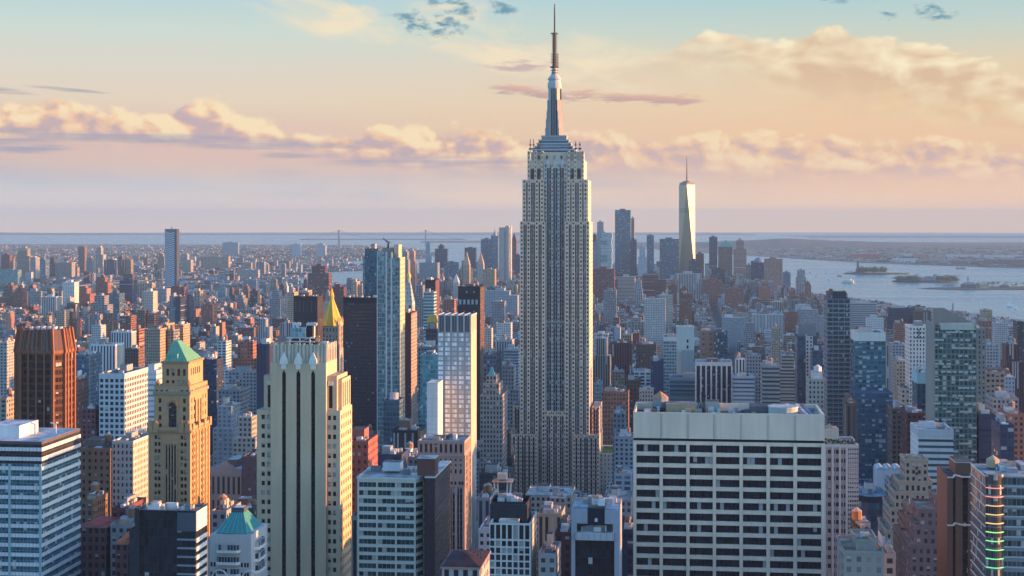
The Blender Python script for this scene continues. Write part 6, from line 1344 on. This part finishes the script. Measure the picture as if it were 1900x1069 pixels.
def auto(px0, px1, yt, D, key, rg, depth=None, root='tower'):
    word, st, roof = PAL[key]; small = D > 3400
    st = st.but(pu=st.pu * rg.uniform(.9, 1.15), pv=st.pv * rg.uniform(.95, 1.08), wall=tuple(min(.8, c * k) for c in st.wall for k in [1])); md = rg.random(); st = st if md < .6 or st.fu > .8 else st.but(fu=2, pu=30, fv=.45) if md < .7 else st.but(fv=1.2, pv=30, fu=.5) if md < .82 else st.but(pu=st.pu * 1.7, fu=.68, fv=.6); f = rg.uniform(.6, 1.1); st.wall = tuple(min(.8, c * f) for c in st.wall)
    if small: st = st.but(pu=st.pu * 1.5, pv=st.pv * 1.15)
    b = Bld(root, None, 'tower' if root == 'tower' else 'building', px0, px1, yt, D, depth or rg.uniform(18, 34) * (1.0 if D < 3000 else 1.3), vb=min(1069, yt + (26 if D > 2500 else 60 if D > 1300 else 110))); W, h, d = b.w / 2, b.h, b.d
    feat = ''
    q = rg.random()
    if h > 45 and W > 7 and q < .42 and key not in ('blue', 'teal', 'navy', 'banded', 'piers'):
        k = rg.uniform(.55, .8); zc = h * rg.uniform(.72, .88); a, c = (-W * k, W * k) if rg.random() < .5 else (-W, W * (2 * k - 1)); b['wall'].box(-W, W, 0, d, 0, zc, st, roof); b['upper_storeys'].box(a, c, d * .12, d * .88, zc, h, st, roof); x0, x1, y0, y1 = a, c, d * .12, d * .88; feat = ' with setbacks'
    else: b['wall'].box(-W, W, 0, d, 0, h - .2, st, False); x0, x1, y0, y1 = -W, W, 0, d
    if not feat: b['roof'].parapet_roof(-W - .1, W + .1, -.1, d + .1, h + .6, st, roof, .8, .5); b['roof'].prism([(-W - .1, -.1), (W + .1, -.1), (W + .1, d + .1), (-W - .1, d + .1)], h - 1.2, h + .6, st.but(fu=0), False)
    zr = h - .2
    if D < 3400:
        clutter(b.roof_unit, x0 + .6, x1 - .6, y0 + 1, y1 - 1, zr, rg, 4 if D > 1800 else 12)
        if rg.random() < .4 and key not in ('blue', 'teal', 'navy'): tank_on(b, rg.uniform(x0 * .6, x1 * .6), (y0 + y1) / 2 + rg.uniform(-4, 4), zr, 2.0, 3.4, 2.4); feat = feat or ' with a water tank'
    else: b['bulkhead'].box(x0 * .4, x1 * .3, d * .3, d * .7, zr, zr + rg.uniform(4, 8), st.but(fu=0))
    b.finish(); AUTO.append((b.root, word, feat, (px0 + px1) / 2, yt, D, h, 2 * W)); return b
rs = random.Random(77)
for (a, c, y, D, key) in SEC: auto(a, c, y, D, key, rs)
# tops that make a few far towers recognisable
def topper(label, fn, x0, x1, yt, D, key, depth=26, land=None):
    word, st, roof = PAL[key]; b = Bld('tower', label, 'tower', x0, x1, yt, D, depth, vb=yt + 30, land=land); W, h, d = b.w / 2, b.h, b.d; b['wall'].box(-W, W, 0, d, 0, h, st, roof); fn(b, W, h, d); b.finish()
pyr = lambda nm, yt, col: (lambda b, W, h, d: b[nm].frustum([(-W, 0), (W, 0), (W, d), (-W, d)], h, [(-.3, d / 2), (.3, d / 2), (.3, d / 2 + .5), (-.3, d / 2 + .5)], b.z(yt, d / 2), plain(*col)))
topper('far brown tower with a small green pyramid roof', pyr('pyramid_roof', 445, (.12, .34, .28)), 1334, 1359, 458, 5990, 'brown')
topper('far sunlit stone tower tapering to a slim spire', pyr('spire', 466, (.45, .28, .18)), 859, 871, 492, 4950, 'tan'); topper('far civic tower with a pointed gilded top beside the wavy silver tower', pyr('spire', 468, (.5, .3, .18)), 886, 897, 490, 5100, 'cream')
topper('far stone courthouse with a white pyramid roof', pyr('pyramid_roof', 508, (.55, .52, .48)), 840, 851, 524, 4750, 'cream'); topper('far blue tower with a domed lantern top', lambda b, W, h, d: b['dome'].lathe(0, d / 2, [(W * .7, h), (W * .6, h + 8), (W * .3, h + 18), (.4, h + 30)], plain(.25, .28, .33), 10), 912, 924, 438, 6450, 'blue'); topper('far dark red tower with a steep hipped roof', pyr('hipped_roof', 432, (.10, .06, .08)), 949, 958, 446, 6250, 'maroon')
topper('far dark tower with a blue barrel dome', lambda b, W, h, d: b['dome'].lathe(0, d / 2, [(W * .9, h), (W * .8, h + 8), (W * .5, h + 15), (.4, h + 19)], plain(.12, .2, .28), 12), 1397, 1419, 487, 5650, 'navy')
def wavy():
    b = Bld('apartment_tower', 'far silvery tower with rippling metal sides, sunlit along its west edges', 'apartment tower', 926, 948, 419, 5400, 34, vb=520, land='the wavy silver tower'); W, h, d = b.w / 2, b.h, b.d; st = PAL['silver'][1]
    for a, c, z, q in ((-W, -W * .05, h - 6, 0), (W * .05, W, h, 1)):
        m = b.new('rippled_shaft'); n = 12; arc = [(a + (c - a) * k / n, -2.5 * math.sin(math.pi * k / n) + (1.6 if k % 2 else 0)) for k in range(n + 1)]; m.prism(arc + [(c, d), (a, d)], 0, z, st.but(wall=(.5, .47, .44)), TAR)
    b['core'].box(-W * .1, W * .1, 3, d - 2, 0, h - 12, PAL['navy'][1]); b.finish()
wavy()
def boxes_tower():
    b = Bld('apartment_tower', 'far tower of jumbled offset glass boxes', 'apartment tower', 1115, 1135, 432, 5000, 30, vb=510); W, h, d = b.w / 2, b.h, b.d; z = 0; r = random.Random(4)
    while z < h:
        e = r.uniform(5, 14); dx, dy = r.uniform(-2.2, 2.2), r.uniform(-2, 2); m = b.new('floor_stack'); m.box(-W + dx, W + dx, dy, d + dy, z, min(h, z + e), gst((.5, .53, .52), (.16, .26, .3), 3.5, 3.8, .8, .6, .4), SILVER); z += e
    b.finish()
boxes_tower()
for (px0, px1, y, hh, D, c) in ((150, 197, 968, 13, 640, (.42, .07, .06)), (214, 238, 990, 26, 620, (.55, .16, .07)), (820, 890, 1034, 26, 430, (.04, .02, .028))):
    b = Bld('church' if px0 < 200 else 'gabled_block', {150: 'dark block with a broad red hipped roof among bottom rooftops', 214: 'small turret house with a steep orange pointed roof', 820: 'stone block under a dark maroon pyramid roof with rooflights'}[px0], 'building', px0, px1, y + hh * .7, D, 22); W, h, d = b.w / 2, b.h, b.d
    b['wall'].box(-W, W, 0, d, 0, h, gst((.16, .08, .08) if px0 < 800 else (.34, .33, .32), (.03, .03, .04)), False); k = .05 if px0 > 200 else .45
    b['eaves'].box(-W - .4, W + .4, -.4, d + .4, h - .5, h, plain(.3, .2, .18)); b['roof'].frustum([(-W - .2, -.2), (W + .2, -.2), (W + .2, d + .2), (-W - .2, d + .2)], h + .02, [(-W * k, d * .45), (W * k, d * .45), (W * k, d * .55), (-W * k, d * .55)], b.z(y - hh * .3, d / 2), plain(*c))
    if px0 > 800:
        for q in range(4): s = b.new('rooflight'); s.beam((W * .42 + q * .9, d * .2 + q * .6, h + 4 - q * .9), (W * .30 + q * .9, d * .32 + q * .6, h + 6 - q * .9), .5, plain(.05, .06, .08))
    b.finish()
b = Bld('rooftop_plant', 'orange-red rooftop plant with four white steam pipes and a metal hood', 'rooftop plant', 912, 950, 918, 900, 14, vb=935); W, h, d = b.w / 2, b.h, b.d
b['wall'].box(-W, W, 0, d, 0, h, plain(.42, .12, .06), TAR); b['hood'].box(-W * .5, W * .4, 3, 9, h + 8.5, h + 12, plain(.5, .44, .38)); b['platform'].box(-W, W, 1, 12, h + 7, h + 7.6, plain(.5, .35, .28))
for x in (-.75, -.45, .45, .75): p = b.new('steam_pipe'); p.beam((W * x, 4, h), (W * x * 1.1, 4, h + 7), .9, plain(.65, .65, .64))
b.finish()

# ------------------------------------------------------------------ the ordinary city between: lots on the street grid
def inpoly(x, y, P):
    c = False; n = len(P)
    for i in range(n):
        (x1, y1), (x2, y2) = P[i], P[(i + 1) % n]
        if (y1 > y) != (y2 > y) and x < (x2 - x1) * (y - y1) / (y2 - y1) + x1: c = not c
    return c
def st2w(s, t): return s * CG + t * SG, -s * SG + t * CG
def w2st(x, y): return x * CG - y * SG, x * SG + y * CG
occ = []
for foot, x0, x1, yt, vb, D in OCC:
    q = [w2st(*p) for p in foot]; occ.append((min(p[0] for p in q) - 1, max(p[0] for p in q) + 1, min(p[1] for p in q) - 1, max(p[1] for p in q) + 1, x0, x1, yt, vb, D))
OA = np.array(occ)
AVE = [-2450, -2200, -1950, -1700, -1450, -1200, -970, -770, -600, -460, -330, -195, 90, 370, 650, 930, 1210, 1500]
rf = random.Random(5)
FKEYS = ['brick'] * 6 + ['brown'] * 5 + ['tan'] * 6 + ['cream'] * 7 + ['gray'] * 7 + ['white'] * 5 + ['pale'] * 4 + ['maroon'] * 3 + ['dark'] * 2 + ['teal'] + ['banded']
LOTS = []
def lot(s0, s1, t0, t1, h, key, far=False):
    X, Y = st2w((s0 + s1) / 2, t0)
    if Y < 300: return
    px = pxof(X, Y); w = (s1 - s0) * FPX / Y
    if px < -420 or px > 2400: return
    if not far:
        m = (OA[:, 0] < s1) & (OA[:, 1] > s0) & (OA[:, 2] < t1) & (OA[:, 3] > t0)
        if m.any(): return
    ov = (OA[:, 4] < px + w / 2 + 2) & (OA[:, 5] > px - w / 2 - 2) & (OA[:, 8] > Y - 30)
    cap = CAMZ - (OA[ov, 7].max() - EYE) / FPX * Y if ov.any() else 400
    cap = min(cap, CAMZ - (np.interp(Y, [600, 1000, 1600, 3000, 4500, 7500, 20000], [1000, 850, 720, 596, 526, 480, 458]) - EYE) / FPX * Y)
    if px > 1440 and Y < 7600 and not far: cap = min(cap, CAMZ - (np.interp(px, [1440, 1540, 1700, 1900], [522, 560, 584, 606]) - EYE) / FPX * Y)
    if h > cap: h = cap * rf.uniform(.8, 1.0)
    if h < 6: h = rf.uniform(6, 10) if (far or Y > 1500) else 0
    if h <= 0: return
    LOTS.append((Y, s0, s1, t0, t1, h, key, px, w, far))
t = 560.0
while t < 7300:
    pitch = 80 if t < 3900 else 70
    for a, c in zip(AVE, AVE[1:]):
        if c - a < 60: continue
        for half in (0, 1):
            s = a + 13; t0 = t + half * (pitch - 18) / 2; e = c - 13
            while s < e - 6:
                w = min(rf.choice([7, 7.5, 8, 10, 12, 15, 18, 23, 30] if t < 3000 else [6, 7, 7.5, 8, 10, 12, 16, 24, 34]), e - s)
                X, Y = st2w(s + w / 2, t0)
                if inpoly(X, Y, ISLE):
                    if t < 1500: h = math.exp(rf.gauss(math.log(33), .40))
                    elif t < 3000: h = math.exp(rf.gauss(math.log(18), .40))
                    elif t < 4300: h = math.exp(rf.gauss(math.log(13), .42)) * (2.6 if rf.random() < .04 else 1)
                    elif X > -350 and t > 4900: h = math.exp(rf.gauss(math.log(42), .55))
                    else: h = math.exp(rf.gauss(math.log(14), .42)) * (2.6 if rf.random() < .07 else 1)
                    h = min(h, 150)
                    if rf.random() > .05: lot(s, s + w, t0, t0 + (pitch - 18) / 2 - rf.choice([0, 0, 3, 6, 9]), h, rf.choice(FKEYS))
                s += w
    t += pitch
for P, n, dl, dh, xl, xh in ((FARL, 7500, 5800, 15500, -60, 830), (PORT, 900, 8300, 14000, 1400, 1960)):
    for _ in range(n):
        Y = dl + (dh - dl) * rf.random() ** 1.3; X = xat(rf.uniform(xl, xh), Y)
        if not inpoly(X, Y, P): continue
        s, t = w2st(X, Y); w = rf.choice([14, 20, 30, 45, 70]); h = rf.uniform(7, 15)
        q = rf.random()
        if q < .06: h, w = rf.uniform(22, 48), rf.choice([18, 24, 40])
        if q < .012: h, w = rf.uniform(45, 80), rf.choice([18, 24])
        if P is PORT: h = min(h, 14); 
        lot(s, s + w, t, t + rf.uniform(12, 30), h, rf.choice(['brick', 'tan', 'cream', 'white', 'gray', 'pale', 'brown', 'white', 'cream']), True)
# what of each can be seen: front to back over a coarse screen
cov = np.zeros((535, 950), bool); ev = [(D, 'h', i) for i, (_, _, _, _, x0, x1, yt, vb, D) in enumerate(occ)] + [(l[0], 'l', i) for i, l in enumerate(LOTS)]
seen = {}
for D, k, i in sorted(ev):
    if k == 'h': _, _, _, _, x0, x1, yt, vb, D = occ[i]; y0, y1 = yt, 1069
    else:
        l = LOTS[i]; x0, x1 = l[7] - l[8] / 2, l[7] + l[8] / 2; y0, y1 = pyof(l[5], l[0]), pyof(0, l[0])
    a = cov[max(0, int(y0 / 2)):max(0, int(min(y1, 1069) / 2) + 1), max(0, int(x0 / 2)):max(0, int(x1 / 2) + 1)]
    if k == 'l': seen[i] = int(a.size - a.sum())
    a[:] = True
order = sorted(seen, key=lambda i: -seen[i]); THINGS = set(order[:190]); 
def mass(l, rg, add):
    """add(part) gives the mesh builder for a part; local coordinates as for Bld."""
    Y, s0, s1, t0, t1, h, key, px, w, far = l; W, d = (s1 - s0) / 2, t1 - t0; word, st, roof = PAL[key]
    f = rg.uniform(.42, 1.12); md = rg.random(); st = st.but(**({} if md < .55 else dict(fu=2, pu=30, fv=.45) if md < .68 else dict(fv=1.2, pv=30, fu=.5) if md < .8 else dict(pu=5.2, fu=.7, fv=.62) if md < .9 else dict(pu=1.7, fu=.55, fv=.42)), blinds=rg.choice([.05, .15, .3]), metal=rg.choice([.05, .12, .3])); st = st.but(pu=st.pu * rg.uniform(.75, 1.2), pv=st.pv * rg.uniform(.9, 1.1), fu=min(2, st.fu * rg.uniform(.8, 1.25)), fv=st.fv * rg.uniform(.85, 1.2), wall=tuple(min(.8, c * f) for c in st.wall)); feat = ''
    if Y > 3400: st = st.but(pu=st.pu * 1.5)
    roof = rg.choice([TAR, SILVER, GRAVEL, TANROOF, SILVER, WHITEROOF, roof]); side = st if rg.random() < .35 else st.but(fu=0.0, wall=rg.choice([st.wall, (.28, .14, .10), (.36, .32, .27), st.wall]))
    wl = add('wall')
    if far and h < 16 or Y > 5200: wl.prism([(-W, 0), (W, 0), (W, d), (-W, d)], 0, h, [st, st, None, st], roof); return word, feat
    z1 = h
    if h > 38 and W > 6 and rg.random() < .4:
        k = rg.uniform(.5, .85); z0 = h * rg.uniform(.6, .88); wl.prism([(-W, 0), (W, 0), (W, d), (-W, d)], 0, z0, [st, side, side, side], roof); a = rg.uniform(-W, W * (1 - 2 * k)); x0, x1, y0, y1 = a, a + 2 * W * k, d * .15, d * .9
        add('upper_storeys').box(x0, x1, y0, y1, z0, h, st, False); feat = ' with setbacks'; rw = add('roof')
    else:
        x0, x1, y0, y1 = -W, W, 0, d; wl.prism([(-W, 0), (W, 0), (W, d), (-W, d)], 0, h, [st, side, side, side], False); rw = add('roof')
    if Y < 4200:
        rw.parapet_roof(x0, x1, y0, y1, h, st, roof, .9, .4)
        if rg.random() < .35 and not feat: c = add('cornice'); c.box(x0 - .2, x1 + .2, y0 - .9, y0 + .1, h - 1.4, h - .1, plain(*[q * .8 for q in st.wall]), None, True)
        zr = h - .9
        clutter(lambda: add('roof_unit', True), x0 + .4, x1 - .4, y0 + 1, y1 - 1, zr, rg, 9 if Y < 1600 else 4 if Y < 2600 else 1, big=W > 4)
        if rg.random() < (.42 if Y < 2600 else .2) and W > 4: add('water_tank', True).tank(rg.uniform(x0 * .6, x1 * .6), rg.uniform(y0 + 3, y1 - 3), zr, 1.9, 3.2, rg.uniform(2, 5)); feat = feat or ' with a water tank'
    else: rw.face([(x0, y0, h), (x1, y0, h), (x1, y1, h), (x0, y1, h)], roof); rw.box(x0 * .4, x1 * .4, y0 + d * .3, y0 + d * .6, h, h + rg.uniform(2.5, 4.5), st.but(fu=0))
    return word, feat
stuff = MB(); rg = random.Random(99)
for i, l in enumerate(LOTS):
    if i in THINGS:
        Y, s0, s1, t0, t1, h, key, px, w, far = l; X, Yw = st2w((s0 + s1) / 2, t0); o = bpy.data.objects.new('building', None); COL.objects.link(o); o.location = (X, Yw, 0); o.rotation_euler = (0, 0, -GA); o['category'] = 'building'
        parts = {}; more = []
        def add(k, each=False):
            if not each: return parts.setdefault(k, MB())
            m = MB(); more.append((k, m)); return m
        word, feat = mass(l, rg, add); made = {k: m.build(k, o) for k, m in parts.items()}
        for k, m in more: m.build(k, made.get('roof') if k == 'roof_unit' else o)
        AUTO.append((o, word, feat, px, pyof(h, Y), Y, h, s1 - s0))
    else:
        if seen.get(i, 0) == 0 and l[0] > 5200: continue
        loc = {}; mass(l, rg, lambda k, each=False: loc.setdefault('m', MB())); m = loc['m']; X, Yw = st2w((l[1] + l[2]) / 2, l[3]); b0 = len(stuff.v)
        stuff.v.extend([(X + x * CG + y * SG, Yw - x * SG + y * CG, z) for x, y, z in m.v]); stuff.f.extend([tuple(q + b0 for q in f) for f in m.f]); stuff.uv.extend(m.uv); stuff.wc.extend(m.wc); stuff.gc.extend(m.gc); stuff.wp.extend(m.wp)
stuff.build('distant_city', kind='stuff'); trees.build('tree_canopy', kind='stuff')
# pavements: raised blocks between the streets
pv = MB(); t = 480.0
while t < 4000:
    for a, c in zip(AVE, AVE[1:]):
        X, Y = st2w((a + c) / 2, t + 30)
        if inpoly(X, Y, ISLE) and abs(X) < .5 * Y + 300:
            q = [st2w(a + 9, t - 4), st2w(c - 9, t - 4), st2w(c - 9, t + 66), st2w(a + 9, t + 66)]; pv.prism(q, 0, .14, plain(.22, .22, .21))
    t += 80
pv.build('pavement', kind='structure')

# ------------------------------------------------------------------ labels that single out each ordinary building
ORD = ['', 'second', 'third', 'fourth', 'fifth', 'sixth', 'seventh', 'eighth', 'ninth', 'tenth', 'eleventh', 'twelfth', 'thirteenth', 'fourteenth', 'fifteenth', 'sixteenth', 'seventeenth', 'eighteenth', 'nineteenth', 'twentieth']
buck = {}
for o, word, feat, px, py, D, h, w in AUTO:
    nm, lx, ly, lD = min(LAND, key=lambda L: math.hypot((L[1] - px), (L[2] - py) * .6) + 40 * abs(math.log(L[3] / D)))
    dx = px - lx; rel = ('left of' if dx < 0 else 'right of') if abs(dx) > 14 else ('beyond' if D > lD else 'in front of')
    size = ('slender' if h > 4 * w else 'tall' if h > 75 else 'mid-height' if h > 35 else 'low'); noun = 'building' if h < 75 else 'tower'
    buck.setdefault((size, word, noun, feat, rel, nm), []).append((abs(dx) + .01 * D, o))
for (size, word, noun, feat, rel, nm), v in buck.items():
    v.sort(key=lambda q: q[0])
    for k, (_, o) in enumerate(v):
        if k >= len(ORD): o['label'] = f"{size} {word} {noun} {rel} {nm}"; o['group'] = f"{word} buildings {rel} {nm}"; continue
        od = '' if len(v) == 1 else ('nearest ' if k == 0 else ORD[k] + ' '); o['label'] = f"{size} {word} {noun}{feat}, {od}{rel} {nm}" if od else f"{size} {word} {noun}{feat} {rel} {nm}"

# ------------------------------------------------------------------ the air between
def haze():
    m = bpy.data.materials.new("haze"); m.use_nodes = True; nt = m.node_tree; nt.nodes.clear(); out = nt.nodes.new('ShaderNodeOutputMaterial'); v = nt.nodes.new('ShaderNodeVolumePrincipled')
    v.inputs['Density'].default_value = HAZE_DENSITY; v.inputs['Color'].default_value = HAZE_COLOR; v.inputs['Anisotropy'].default_value = 0.0; nt.links.new(v.outputs[0], out.inputs['Volume'])
    me = bpy.data.meshes.new('haze'); r = 36000; z0, z1 = -4.0, 480.0
    me.from_pydata([(-r, -r, z0), (r, -r, z0), (r, r, z0), (-r, r, z0), (-r, -r, z1), (r, -r, z1), (r, r, z1), (-r, r, z1)], [], [(3, 2, 1, 0), (4, 5, 6, 7), (0, 1, 5, 4), (1, 2, 6, 5), (2, 3, 7, 6), (3, 0, 4, 7)]); me.materials.append(m)
    o = bpy.data.objects.new('haze', me); COL.objects.link(o); o['kind'] = 'stuff'
haze()
